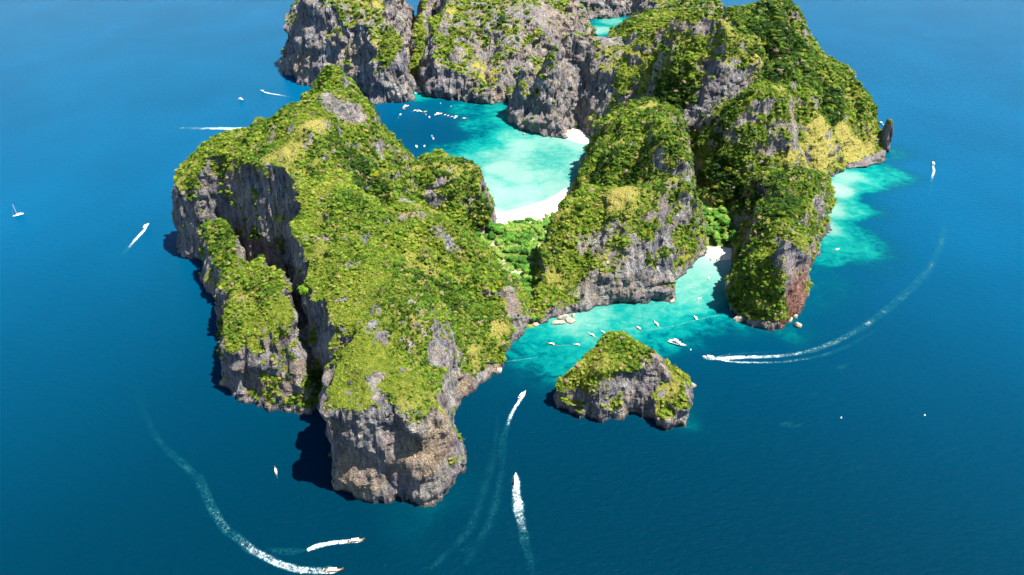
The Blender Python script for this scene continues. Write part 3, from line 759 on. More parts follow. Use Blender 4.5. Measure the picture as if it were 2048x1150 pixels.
# -- notes on what grows where: (u, v, radius in metres, kind, strength)
NOTES = [
    # dry yellow grass
    (585, 300, 16, 'grass', .7), (570, 350, 12, 'grass', .7), (620, 250, 14, 'grass', .7), (555, 400, 9, 'grass', .9), (560, 440, 8, 'grass', .9), (545, 470, 6, 'grass', .8),
    (1620, 330, 38, 'grass', 1.3), (1660, 300, 36, 'grass', 1.3), (1700, 300, 34, 'grass', 1.2), (1640, 240, 18, 'grass', 1), (1600, 290, 18, 'grass', 1.2), (1740, 300, 26, 'grass', 1.1), (1590, 310, 14, 'grass', 1),
    (1250, 390, 22, 'grass', .9), (1215, 400, 12, 'grass', .9), (1395, 330, 12, 'grass', 1), (1400, 260, 14, 'grass', .9), (1395, 380, 9, 'grass', .8), (965, 130, 22, 'grass', 1.2), (970, 150, 22, 'grass', 1), (700, 70, 20, 'grass', .9), (750, 10, 22, 'grass', .9), (905, 20, 26, 'grass', .8), (1510, 130, 16, 'grass', .9), (1290, 210, 22, 'grass', .8),
    (1350, 770, 10, 'grass', .8), (1330, 790, 10, 'grass', .6), (1170, 235, 22, 'grass', .8), (740, 105, 22, 'grass', .7), (1470, 70, 20, 'grass', .5), (1010, 650, 10, 'grass', .7), (950, 700, 12, 'grass', .7), (960, 720, 10, 'grass', .6),
    (640, 40, 24, 'grass', .6), (1440, 110, 20, 'grass', .3), (1560, 560, 8, 'grass', .5),
    (700, 620, 30, 'fine', 1), (740, 700, 30, 'fine', 1), (680, 760, 24, 'fine', 1), (800, 760, 24, 'fine', 1), (640, 520, 20, 'fine', .8), (760, 560, 24, 'fine', 1), (620, 640, 20, 'fine', 1), (700, 820, 14, 'fine', .8),
    (1300, 130, 60, 'fine', 1), (1400, 80, 50, 'fine', 1), (1250, 120, 40, 'fine', 1), (1460, 60, 40, 'fine', 1), (560, 300, 26, 'fine', 1), (620, 230, 30, 'fine', .8), (1230, 390, 26, 'fine', 1), (560, 620, 22, 'fine', .8), (520, 680, 20, 'fine', .6), (1560, 520, 30, 'fine', .6),
    (760, 900, 26, 'rock', 1.8), (700, 920, 24, 'rock', 1.8), (820, 900, 24, 'rock', 1.8), (780, 860, 16, 'rock', 1.2), (850, 900, 16, 'rock', 1.4), (690, 860, 12, 'rock', 1), (740, 960, 24, 'rock', 1.5), (820, 960, 24, 'rock', 1.5), (800, 930, 20, 'warm', .5), (700, 940, 18, 'warm', .6),
    # bare rock
    (750, 640, 5, 'rock', 1.2), (775, 665, 5, 'rock', 1.2), (740, 760, 6, 'rock', 1.1), (700, 780, 4, 'rock', 1), (820, 600, 6, 'rock', 1), (835, 650, 6, 'rock', 1), (870, 720, 8, 'rock', .9), (760, 790, 6, 'rock', 1), (860, 380, 9, 'rock', .7), (670, 300, 8, 'rock', .9), (610, 270, 9, 'rock', .7), (740, 470, 8, 'rock', .7), (700, 520, 6, 'rock', .7), (590, 350, 6, 'rock', .6),
    (1290, 200, 22, 'rock', .7), (1350, 240, 16, 'rock', .8), (1500, 150, 20, 'rock', .8), (1560, 160, 20, 'rock', .6), (1640, 200, 20, 'rock', .7), (1690, 200, 18, 'rock', .9), (1480, 230, 16, 'rock', .8), (1530, 250, 18, 'rock', .8), (1240, 280, 16, 'rock', .8), (1380, 280, 14, 'rock', .7), (1600, 400, 14, 'rock', .7), (1540, 420, 14, 'rock', .6), (1620, 460, 14, 'rock', .8),
    (690, 220, 22, 'rock', 1), (720, 225, 14, 'rock', 1), (650, 190, 14, 'rock', .8), (810, 400, 16, 'rock', 1.1), (850, 430, 16, 'rock', 1.1), (880, 460, 12, 'rock', .9), (800, 430, 9, 'rock', .9), (900, 480, 7, 'rock', .8), (830, 420, 26, 'warm', .5), (690, 470, 5, 'rock', .8), (640, 400, 5, 'rock', .7), (1020, 580, 14, 'rock', 1.2), (1030, 620, 14, 'rock', 1.1), (800, 640, 5, 'rock', 1), (760, 620, 6, 'rock', .9), (760, 740, 6, 'rock', .9),
    (780, 680, 6, 'rock', .8), (830, 700, 7, 'rock', .7), (575, 700, 9, 'rock', .8), (560, 660, 8, 'rock', .5), (1300, 270, 12, 'rock', .9), (1270, 290, 12, 'rock', .8), (1320, 300, 12, 'rock', .7),
    (1200, 480, 22, 'rock', 1.2), (1150, 490, 18, 'rock', .9), (1260, 500, 26, 'rock', 1.1), (1180, 570, 26, 'rock', 1.2), (1290, 560, 26, 'rock', 1.2), (1230, 450, 16, 'rock', .7), (1330, 580, 14, 'rock', 1.2), (1120, 620, 14, 'rock', .8),
    (1430, 180, 32, 'rock', 1.3), (1470, 190, 18, 'rock', 1.1), (1590, 230, 24, 'rock', 1.2), (1590, 270, 16, 'rock', 1.1), (1260, 190, 30, 'rock', .9), (1200, 200, 26, 'rock', .8), (1140, 180, 36, 'rock', .9), (1100, 230, 34, 'rock', 1), (1220, 90, 26, 'rock', .8), (1160, 110, 20, 'rock', .8),
    (1300, 745, 9, 'rock', 1.1), (1240, 765, 6, 'rock', .8), (1230, 720, 16, 'bush', .7), (1160, 770, 14, 'bush', .7), (1190, 740, 14, 'bush', .6), (1322, 710, 7, 'rock', 1.3), (1290, 780, 9, 'rock', .9), (1330, 740, 12, 'rock', 1.5), (1150, 790, 10, 'rock', 1), (1270, 815, 12, 'rock', 1),
    (1490, 590, 22, 'bush', .9), (1525, 605, 20, 'bush', .9), (1470, 605, 16, 'bush', .8), (1545, 565, 20, 'bush', .8), (1510, 560, 24, 'bush', .8), (1230, 480, 20, 'bush', .7), (1150, 520, 22, 'bush', .6), (1300, 520, 16, 'bush', .5), (1100, 600, 18, 'bush', .7), (860, 60, 30, 'bush', .5), (1010, 60, 34, 'bush', .6), (1080, 90, 24, 'bush', .5), (930, 80, 26, 'bush', .5), (680, 50, 34, 'bush', .5), (1300, 200, 40, 'bush', .5), (1350, 160, 34, 'bush', .5), (1380, 110, 34, 'bush', .5), (1330, 120, 34, 'bush', .5), (1440, 90, 40, 'bush', .5), (1290, 150, 30, 'bush', .5), (1400, 280, 26, 'bush', .7),
    (1480, 300, 26, 'bush', .6), (1520, 250, 26, 'bush', .6), (1430, 330, 24, 'bush', .7), (1540, 300, 20, 'bush', .5), (1100, 140, 30, 'bush', .7), (1040, 170, 26, 'bush', .7), (770, 100, 30, 'bush', .7), (720, 110, 26, 'bush', .6), (620, 40, 26, 'bush', .6), (560, 580, 18, 'bush', .5), (440, 500, 20, 'bush', .5), (1230, 810, 9, 'bush', .7), (1160, 770, 8, 'bush', .6), (1350, 800, 8, 'bush', .7), (1640, 560, 14, 'rock', 1), (1620, 540, 20, 'rock', 1.2), (1500, 270, 20, 'rock', .7), (1530, 300, 20, 'rock', .5), (1100, 40, 60, 'rock', .6), (1000, 60, 60, 'rock', .5), (620, 100, 50, 'rock', .4),
    # dense green trees
    (720, 340, 28, 'dense', 1), (780, 370, 26, 'dense', 1), (700, 390, 22, 'dense', .9), (830, 550, 26, 'dense', 1.2), (880, 580, 26, 'dense', 1.2), (640, 350, 16, 'dense', .8), (820, 620, 12, 'dense', .6), (930, 560, 16, 'dense', .9), (950, 610, 16, 'dense', .9), (980, 650, 12, 'dense', .7), (600, 540, 10, 'dense', .7), (530, 300, 14, 'dense', .7), (490, 270, 14, 'dense', .7), (540, 590, 12, 'dense', .7), (450, 470, 12, 'dense', .8), (1230, 700, 9, 'dense', .6), (1270, 730, 8, 'dense', .6), (1500, 560, 14, 'dense', .6), (1240, 500, 10, 'dense', .5), (900, 620, 22, 'dense', .9), (860, 510, 16, 'dense', .8), (960, 430, 30, 'dense', 1.2), (900, 360, 30, 'dense', .8), (1000, 560, 12, 'dense', .8),
    (1170, 400, 34, 'dense', .9), (1200, 350, 34, 'dense', .9), (1260, 340, 24, 'dense', .7), (1470, 380, 30, 'dense', 1.2), (1440, 350, 22, 'dense', 1), (1500, 400, 26, 'dense', 1), (1550, 60, 60, 'dense', 1), (1600, 100, 50, 'dense', .9), (1540, 140, 40, 'dense', .9), (1560, 30, 50, 'dense', .9), (1620, 150, 40, 'dense', .9), (1660, 190, 30, 'dense', .9),
    (1330, 200, 30, 'dense', .9), (1230, 215, 26, 'dense', .9), (1560, 400, 34, 'dense', .8), (1600, 440, 30, 'dense', .7), (1670, 250, 20, 'dense', .9), (1120, 120, 30, 'dense', .6), (1350, 190, 20, 'dense', .9), (1500, 60, 30, 'dense', .5), (640, 20, 30, 'dense', .8), (850, 130, 20, 'dense', .9),
    # warm tan rock
    (720, 950, 16, 'warm', 1), (700, 970, 16, 'warm', 1), (850, 930, 14, 'warm', .6), (870, 900, 14, 'warm', .9), (890, 880, 22, 'warm', .8), (800, 870, 10, 'warm', .4), (1350, 760, 20, 'warm', .8), (1320, 720, 9, 'warm', .8), (570, 780, 16, 'warm', .9), (590, 740, 12, 'warm', .9), (600, 130, 30, 'warm', .9), (700, 130, 26, 'warm', .8), (1130, 50, 70, 'warm', .6), (1160, 640, 10, 'warm', .5), (1020, 600, 16, 'warm', .7), (1590, 240, 30, 'warm', .7), (1200, 590, 30, 'warm', .2), (1000, 720, 16, 'warm', .9), (930, 770, 16, 'warm', .9), (1250, 840, 30, 'warm', .3), (1180, 50, 40, 'warm', .6),
    (1630, 535, 26, 'red', 1.3), (1605, 575, 26, 'red', 1.3), (1590, 610, 22, 'red', 1.3), (1580, 640, 14, 'red', 1), (1590, 560, 20, 'rock', 1), (470, 700, 10, 'red', .3), (520, 780, 14, 'red', .5), (880, 770, 6, 'red', .3),
]
allV = np.concatenate([h['_V'][::2] for h in HILLS])
au, av, ad = project(allV)
spots = []
for (u, v, r, kind, st) in NOTES:
    m_ = (np.abs(au - u) < 6) & (np.abs(av - v) < 6)
    if not m_.any():
        continue
    i = np.where(m_)[0]
    j = i[np.argsort(ad[i])[:max(1, len(i) // 4)]]
    spots.append((allV[j].mean(0), r, kind, st))


def paint(V, kind):
    a = np.zeros(len(V))
    for c, r, kd, st in spots:
        if kd == kind:
            a += st * np.exp(-((V - c) ** 2).sum(1) / (r * r) * 1.1)
    return a


def mesh_normals(V, F):
    a = V[F[:, 2]] - V[F[:, 0]]; b = V[F[:, 3]] - V[F[:, 1]]
    fn = np.cross(a, b)
    N = np.zeros_like(V)
    for k in range(4):
        np.add.at(N, F[:, k], fn)
    return N / (np.linalg.norm(N, axis=1, keepdims=True) + 1e-9), fn


# ------------------------------------------------------------------ shrubs (uncountable cover, instanced)
def crown_mesh(name, mat, seed, sub=2, leaves=120, flat=0.75):
    r_ = random.Random(seed)
    bm = bmesh.new()
    bmesh.ops.create_icosphere(bm, subdivisions=sub, radius=1.0)
    lobes = [(Vector((r_.uniform(-1, 1), r_.uniform(-1, 1), r_.uniform(-.2, 1))).normalized(), r_.uniform(.18, .42)) for _ in range(9)]
    for v in bm.verts:
        n = v.co.normalized()
        k = 0.72
        for d, a in lobes:
            k += a * max(0, n.dot(d)) ** 7
        k += r_.uniform(-.07, .07)
        v.co = n * k
        v.co.z = v.co.z * flat + 0.35
    vs = [v.co.copy() for v in bm.verts]
    for _ in range(leaves):
        c = r_.choice(vs) * r_.uniform(.92, 1.12)
        s = r_.uniform(.12, .26)
        t = [c + Vector((r_.uniform(-1, 1), r_.uniform(-1, 1), r_.uniform(-.6, .9))) * s for _ in range(3)]
        bm.faces.new([bm.verts.new(p) for p in t])
    me = bpy.data.meshes.new(name)
    bm.to_mesh(me); bm.free()
    me.materials.append(mat)
    return me


shrub_col = bpy.data.collections.new('shrub_kinds')
def tuft_mesh(name, mat, seed, n=110):
    r_ = random.Random(seed); V = []; F = []
    cs = [(r_.uniform(-.6, .6), r_.uniform(-.6, .6), r_.uniform(.1, .7)) for _ in range(6)]
    for _ in range(n):
        c0 = Vector(r_.choice(cs)) + Vector((r_.gauss(0, .25), r_.gauss(0, .25), r_.gauss(0, .2)))
        q = r_.uniform(.16, .34)
        for _k in range(3):
            V.append(tuple(c0 + Vector((r_.uniform(-1, 1), r_.uniform(-1, 1), r_.uniform(-.7, 1))) * q))
        F.append((len(V) - 3, len(V) - 2, len(V) - 1))
    return mesh_np(name, V, F, mat)


for k in range(9):
    o = bpy.data.objects.new('shrub_kind_%d' % k, crown_mesh('shrub', M['shrub'], 40 + k, 2, 110) if k < 4 else tuft_mesh('tuft', M['shrub'], 60 + k))
    shrub_col.objects.link(o)


def scatter_group():
    ng = bpy.data.node_groups.new('scatter_shrubs', 'GeometryNodeTree')
    ng.interface.new_socket('Geometry', in_out='INPUT', socket_type='NodeSocketGeometry')
    ng.interface.new_socket('Geometry', in_out='OUTPUT', socket_type='NodeSocketGeometry')
    N = ng.nodes; L = ng.links
    gi = N.new('NodeGroupInput'); go = N.new('NodeGroupOutput')
    m2p = N.new('GeometryNodeMeshToPoints')
    ci = N.new('GeometryNodeCollectionInfo'); ci.inputs['Collection'].default_value = shrub_col
    ci.inputs['Separate Children'].default_value = True; ci.inputs['Reset Children'].default_value = True
    iop = N.new('GeometryNodeInstanceOnPoints'); iop.inputs['Pick Instance'].default_value = True

    def at(name, typ):
        a = N.new('GeometryNodeInputNamedAttribute'); a.data_type = typ; a.inputs['Name'].default_value = name
        return [s for s in a.outputs if s.enabled and s.name == 'Attribute'][0]
    L.new(gi.outputs[0], m2p.inputs['Mesh'])
    L.new(m2p.outputs[0], iop.inputs['Points'])
    L.new(ci.outputs[0], iop.inputs['Instance'])
    L.new(at('kind', 'INT'), iop.inputs['Instance Index'])
    e2r = N.new('FunctionNodeEulerToRotation')
    L.new(at('rot', 'FLOAT_VECTOR'), e2r.inputs[0])
    L.new(e2r.outputs[0], iop.inputs['Rotation'])
    L.new(at('scale', 'FLOAT_VECTOR'), iop.inputs['Scale'])
    L.new(iop.outputs[0], go.inputs[0])
    return ng


SCATTER = scatter_group()
RNG = np.random.RandomState(3)


def shrub_cover(name, P, S, tint, parent=None):
    n = len(P)
    me = bpy.data.meshes.new(name)
    me.vertices.add(n); me.vertices.foreach_set('co', P.astype(np.float32).ravel())
    a = me.attributes.new('kind', 'INT', 'POINT'); a.data.foreach_set('value', RNG.randint(0, 9, n).astype(np.int32))
    rot = np.stack([RNG.uniform(-.25, .25, n), RNG.uniform(-.25, .25, n), RNG.uniform(0, 6.28, n)], -1)
    a = me.attributes.new('rot', 'FLOAT_VECTOR', 'POINT'); a.data.foreach_set('vector', rot.astype(np.float32).ravel())
    sc = np.stack([S, S * RNG.uniform(.8, 1.2, n), S * RNG.uniform(.8, 1.25, n)], -1)
    a = me.attributes.new('scale', 'FLOAT_VECTOR', 'POINT'); a.data.foreach_set('vector', sc.astype(np.float32).ravel())
    set_attr(me, 'tint', tint)
    me.materials.append(M['shrub'])
    o = link(name, me, parent)
    md = o.modifiers.new('scatter', 'NODES'); md.node_group = SCATTER
    o['kind'] = 'stuff'
    return o


TREE_CAND = []
n_shrubs = 0
for k, h in enumerate(HILLS):
    V, F = h['_V'], h['_F']
    s = h['seed'] * 5
    N, fn = mesh_normals(V, F)
    x, y, z = V.T
    grass = paint(V, 'grass'); rockp = paint(V, 'rock'); dense = paint(V, 'dense'); fine_ = np.clip(paint(V, 'fine'), 0, 1); warm = paint(V, 'warm'); red = paint(V, 'red')
    n1 = fbm(x / 22, y / 22, z / 22, s, 4)
    n2 = fbm(x / 60, y / 60, z / 60, s + 3, 2)
    # slope of the large form (before fine displacement) decides what can grow
    nz = 0.65 * h['_N0'][:, 2] + 0.35 * N[:, 2]
    far = sstep(900, 1300, y)
    lo, hi = 0.20 + 0.16 * far, 0.52 + 0.2 * far
    n0 = fbm(x / 9, y / 9, z / 9, s + 31, 3)
    veg = sstep(lo, hi, nz + 0.42 * n1 + 0.30 * n0 + 0.15 * n2) * (1 - 0.55 * sstep(0.22, 0.5, fbm(x / 16, y / 16, z / 16, s + 41, 3))) + 0.5 * dense - 0.75 * rockp + 0.3 * grass + paint(V, 'bush')
    if h['seed'] in (13, 14, 12, 15, 16):
        veg = veg - 0.40 + 0.5 * n0
    if h['seed'] in (10, 11, 20, 7, 17):
        veg = veg + 0.10
    veg = veg * sstep(3.0, 9.0, z + 3 * n1)
    grass = np.clip(grass * (1 + 0.9 * n1) + sstep(0.08, 0.5, fbm(x / 26, y / 26, z / 26, s + 17, 4)) * 0.6, 0, 1.3)
    veg = np.clip(veg, 0, 1.3)
    me = mesh_np(h['name'], V, F, M['karst'], smooth=False)
    set_attr(me, 'veg', np.clip(veg, 0, 1)); set_attr(me, 'grass', np.clip(grass, 0, 1)); set_attr(me, 'warm', np.clip(warm, 0, 1.2)); set_attr(me, 'red', np.clip(red, 0, 1))
    o = link(h['name'], me)
    h['_obj'] = o
    if h['name'] == 'rock_islet':
        tag(o, 'small steep rock islet topped with bushes standing alone in front of the cove', 'islet')
    else:
        o['kind'] = 'structure'
    # scatter
    area = np.linalg.norm(fn, axis=1) * 0.5
    vf = veg[F].mean(1); gf = grass[F].mean(1); df = dense[F].mean(1); ff = fine_[F].mean(1)
    cen = V[F].mean(1)
    depth = cen[:, 1] * CP - (cen[:, 2] - CAM_H) * SP
    sp = np.clip(depth / 640.0, 0.85, 2.2)                  # farther shrubs grow in larger clumps
    base = 1.42 * sp
    dens = 0.42 / (base ** 2) * np.clip(sstep(0.18, 0.75, vf) * (1 - 0.97 * sstep(0.2, 1.0, gf)) + 0.03 * (vf > 0.0), 0, 1) * 1.6
    facing = 1.0
    exp = dens * area
    cnt = RNG.poisson(exp)
    fi = np.repeat(np.arange(len(F)), cnt)
    if len(fi) == 0:
        continue
    w = RNG.rand(len(fi), 2)
    A, B, C_, D_ = (V[F[fi, q]] for q in range(4))
    P = (A * (1 - w[:, :1]) + B * w[:, :1]) * (1 - w[:, 1:]) + (D_ * (1 - w[:, :1]) + C_ * w[:, :1]) * w[:, 1:]
    ok = ~buried(k, P, 1.0) & (P[:, 2] > 4)
    P = P[ok]; fi = fi[ok]
    r_ = RNG.rand(len(P))
    S = base[fi] * (0.40 + 1.35 * r_ ** 3.2 + 0.55 * np.clip(df[fi], 0, 1)) * np.where(gf[fi] > 0.5, 0.7, 1.0) * (1 - 0.48 * ff[fi]) * np.where(vf[fi] < 0.4, 0.75, 1.0)
    px, py, pz = P.T
    tn = fbm(px / 34, py / 34, pz / 34, 71, 3)
    tint = 0.41 + 0.42 * tn + 0.35 * fbm(px / 90, py / 90, pz / 90, 77, 2) + 0.17 * RNG.randn(len(P)) - 0.30 * np.clip(df[fi], 0, 1) + 0.12 * np.clip(gf[fi], 0, 1) + 0.14 * ff[fi]
    dry = RNG.rand(len(P)) < 0.06 * (1 + 2 * (vf[fi] < 0.6))
    tint = np.where(dry, RNG.uniform(.82, 1, len(P)), np.clip(tint, 0.03, 0.78))
    P[:, 2] -= 0.15 * S
    # the largest ones nearest the camera become trees of their own
    sc_ = S / depth[fi]
    nb = min(len(P), 160)
    big = np.argsort(-sc_ - 0.0009 * RNG.rand(len(P)))[:nb]
    TREE_CAND += [(float(sc_[b]), k, P[b].copy(), float(S[b]), int(b)) for b in big]
    h['_shr'] = (P, S, tint)
    n_shrubs += len(P)

MARKS = [(700, 820, 'on the brow right above the bare front cliff of the headland'), (600, 480, 'on the rim of the dark overhang on the left of the headland'), (620, 660, 'beside the dark crevice on the headland'), (780, 620, 'on the long middle crest of the headland'),
         (880, 720, 'on the lower right slope of the headland facing the islet'), (860, 560, 'in the dark green fold across the middle of the headland'), (1010, 640, 'by the pinkish rock knob at the right end of the headland'), (680, 380, 'on the upper headland below the summit ridge'),
         (900, 360, 'on the wooded knoll above the white beach'), (445, 480, 'on the lone block below the overhang at far left'), (540, 620, 'on the grassy block left of the dark crevice'), (540, 760, 'low on the rocky block left of the front cliff'), (380, 340, 'on the far left sea cliff top'),
         (1200, 560, 'on the left half of the domed hill wall'), (1300, 520, 'on the right half of the domed hill wall'), (1260, 400, 'on the yellow cap of the domed hill'), (1390, 450, 'on the right shoulder of the domed hill'), (1240, 300, 'on the tall hill behind the dome'),
         (1530, 500, 'on top of the hill with the red cliff'), (1490, 600, 'on the low left nose of the red cliff hill'), (1570, 380, 'on top of the rounded hill behind the red cliff'), (1500, 430, 'on the shaded left side of the rounded hill behind the red cliff'), (1560, 450, 'on the front slope of the rounded hill behind the red cliff'), (1640, 420, 'on the seaward side of the rounded hill behind the red cliff'), (1220, 690, 'on the flat top of the rock islet'), (1180, 780, 'on the left flank of the rock islet'), (1320, 780, 'on the right flank of the rock islet')]


def landmark(P):
    pu, pv, _ = project(np.array([P]))
    return min(MARKS, key=lambda q: (q[0] - pu[0]) ** 2 + (q[1] - pv[0]) ** 2)


TREE_CAND.sort(key=lambda t: -t[0])
chosen = []
per = {}
for c in TREE_CAND:
    if len(chosen) >= 95:
        break
    mk = landmark(c[2])[2]
    if per.get(mk, 0) < 7 and all((c[2][0] - q[2][0]) ** 2 + (c[2][1] - q[2][1]) ** 2 > 90 for q in chosen):
        chosen.append(c)
        per[mk] = per.get(mk, 0) + 1
for k, h in enumerate(HILLS):
    if '_shr' not in h:
        continue
    P, S, tint = h['_shr']
    m_ = np.ones(len(P), bool)
    for c in chosen:
        if c[1] == k:
            m_[c[4]] = False
    o = shrub_cover('shrub_cover', P[m_], S[m_], tint[m_], h['_obj'] if h['name'] == 'rock_islet' else None)
print('shrubs', n_shrubs, 'terrain quads', sum(len(h['_F']) for h in HILLS))


# ------------------------------------------------------------------ low ground and beaches
def low_ground(name, poly, hfun, mat, step=3.0, sand=None):
    pl = poly_smooth([P2(p) for p in poly], 4)
    x0, y0 = pl.min(0) - 6; x1, y1 = pl.max(0) + 6
    xs = np.arange(x0, x1, step); ys = np.arange(y0, y1, step)
    X, Y = np.meshgrid(xs, ys)
    d = sdist(X, Y, pl) + 2.0 * fbm(X / 14, Y / 14, X * 0, 31, 2)
    Z = hfun(X, Y, d)
    V = np.stack([X, Y, Z], -1).reshape(-1, 3)
    F = grid_faces(len(xs), len(ys))
    keep = V[F][:, :, 2].max(1) > -0.6
    me = mesh_np(name, V, F[keep], mat, smooth=True)
    if sand is not None:
        set_attr(me, 'sand', np.clip(sand(X, Y, d).ravel(), 0, 1))
    return tag(link(name, me), kind='structure'), pl


def beach_h(X, Y, d):
    return np.where(d > 0, np.minimum(d * 0.09, 2.2), d * 0.12)


low_ground('beach', [(975, 430), (1010, 424), (1060, 411), (1105, 394), (1134, 376), (1160, 400), (1140, 450), (1100, 470), (1000, 490), (950, 480)], beach_h, M['sand'])
low_ground('beach', [(1405, 500), (1412, 512), (1435, 520), (1462, 520), (1480, 500), (1450, 480), (1410, 480)], beach_h, M['sand'], 2)
low_ground('beach', [(815, 178), (828, 186), (846, 184), (856, 176), (845, 160), (822, 160)], beach_h, M['sand'], 2.5)
low_ground('beach', [(1120, 268), (1130, 277), (1165, 288), (1185, 284), (1190, 262), (1160, 250), (1125, 255)], beach_h, M['sand'], 2.5)


def valley_h(X, Y, d):
    return np.where(d > 0, 1.0 + np.minimum(d * 0.25, 7) + 1.2 * fbm(X / 25, Y / 25, X * 0, 5, 2), 1.0 + d * 0.5)


def sandy(X, Y, d):
    return sstep(0.10, 0.32, fbm(X / 16, Y / 16, X * 0, 55, 3)) * 0.9


valley1, vp1 = low_ground('valley_floor', [(980, 462), (1010, 458), (1050, 450), (1090, 440), (1128, 432), ('w', 110, 780), ('w', 90, 700), ('w', 60, 640), (1068, 652), ('w', -10, 600), ('w', -50, 680), ('w', -60, 760)], valley_h, M['soil'], 3, sandy)
valley2, vp2 = low_ground('valley_floor', [(1412, 492), (1455, 500), (1475, 490), ('w', 330, 790), ('w', 330, 860), ('w', 280, 880), ('w', 240, 860), ('w', 235, 780)], valley_h, M['soil'], 3, lambda X, Y, d: X * 0)

# ------------------------------------------------------------------ sea
SHAL = '''780,240,0 850,270,0 900,275,.04 870,210,.13 935,215,.3 840,192,.42 1000,215,.42 1015,240,.5 960,250,.32 950,290,.36 900,297,.28 1020,270,.72 980,310,.78 930,320,.68 890,312,.45 1045,290,.86 1005,335,.92
1065,325,.74 1120,300,.72 1150,290,.86 1100,350,.82 1150,325,.78 1000,390,.90 1050,385,.88 1120,375,.86 965,370,.86 1130,397,.95 1060,420,.96 990,433,.97 830,310,.08 800,200,.02 1110,330,.7 1030,310,.84 1040,350,.90
1200,60,.86 1180,85,.8 1225,42,.72 1240,60,.8 840,183,.7 1140,285,.9 1090,285,.8
1435,522,.97 1420,545,.86 1442,560,.8 1400,580,.76 1425,600,.64 1380,600,.74 1370,622,.6 1300,622,.66 1200,636,.74 1150,650,.86 1115,655,.7 1085,665,.42 1400,650,.42 1330,650,.48 1250,645,.56 1175,668,.62 1125,690,.45 1080,700,.34 1035,718,.24 1090,722,.4
1115,745,.34 1060,752,.14 1005,760,.08 950,800,.03 1400,680,.24 1435,655,.22 1400,715,.06 1450,690,.04 1360,735,.06 1060,800,.03 1330,680,.36 1130,720,.42 1380,560,.8 1450,620,.3 1100,775,.10
1680,380,.97 1700,358,.88 1672,420,.93 1666,460,.86 1700,420,.55 1722,370,.55 1768,345,.42 1782,310,.2 1750,400,.1 1712,460,.32 1692,485,.48 1672,520,.36 1742,450,.06 1655,560,.16 1622,615,.14 1580,668,.22 1800,400,.03 1785,460,.0 1700,545,.03 1650,645,0 1825,330,.0 1790,280,.1 1770,250,.06
1385,848,.24 1400,870,.0 1420,840,0 1380,900,0 1350,900,0 1590,655,.25 1610,660,.08
870,1012,.14 800,1016,.08 920,960,.07 900,1040,.0 700,1020,0 930,900,0 560,850,0 430,650,0 330,500,0 400,800,0 600,950,0 1000,900,0 1100,900,0 1250,900,0 1500,750,0 1650,700,0 1800,600,0 1900,400,0 1850,250,0 1750,150,0 1650,50,0 300,300,0 450,200,0 550,100,0 700,1100,0 1200,1050,.03 1500,1000,.03 1900,900,0 200,1000,0 100,600,0 1480,720,0 1560,700,0 1100,850,0 1030,820,0 820,240,0 790,300,0'''
sp_ = np.array([[float(t) for t in s.split(',')] for s in SHAL.split()])
sx, sy = G(sp_[:, 0], sp_[:, 1])
SC_ = np.stack([sx, sy], -1); SC_ = np.concatenate([SC_, [[-3000, 500], [3000, 500], [-3000, 4000], [3000, 4000], [0, -500], [0, 5000], [900, 1500], [-900, 1300], [0, 2300]]])
SV_ = np.append(sp_[:, 2], [0] * 9)


def rbf_local(X, Y):
    """inverse-distance blend of the sounding points"""
    num = np.zeros(X.shape); den = np.zeros(X.shape)
    for (cx, cy), v in zip(SC_, SV_):
        # soundings spread wider with distance from shore
        w = 1.0 / (((X - cx) ** 2 + (Y - cy) ** 2) / 400 + 0.5) ** 2.1
        num += w * v; den += w
    dn = np.full(X.shape, 1e9)
    for (cx, cy), v in zip(SC_, SV_):
        if v > 0.1:
            dn = np.minimum(dn, (X - cx) ** 2 + (Y - cy) ** 2)
    return num / den * (1 - sstep(18, 90, np.sqrt(dn)))


def axis(lo, hi, st, far):
    a = list(np.arange(lo, hi, st))
    s = st; v = lo
    left = []
    while v > -far and len(left) < 60:
        s *= 1.35; v -= s; left.append(v)
    s = st; v = a[-1]; right = []
    while v < far:
        s *= 1.35; v += s; right.append(v)
    return np.array(left[::-1] + a + right)


xs = axis(-480, 800, 5.0, 26000); ys = axis(250, 2150, 5.0, 26000)
X, Y = np.meshgrid(xs, ys)
S = rbf_local(X + 7 * fbm(X / 30, Y / 30, X * 0, 81, 3), Y + 7 * fbm(X / 30, Y / 30, X * 0, 91, 3))
near = np.full(X.shape, 1e9)
me = mesh_np('sea', np.stack([X, Y, X * 0], -1).reshape(-1, 3), grid_faces(len(xs), len(ys)), M['sea'], smooth=True)
set_attr(me, 'shallow', np.clip(S, 0, 1).ravel())
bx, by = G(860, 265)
blue = sstep(300, 1150, np.hypot(X * 0.9, Y)) * (1 - 0.62 * np.exp(-(((X - bx) / 190) ** 2 + ((Y - by) / 170) ** 2)))  # grows away from the camera, a painted stand-in for reflected sky and haze
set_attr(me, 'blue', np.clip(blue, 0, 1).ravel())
tag(link('sea', me), kind='structure')


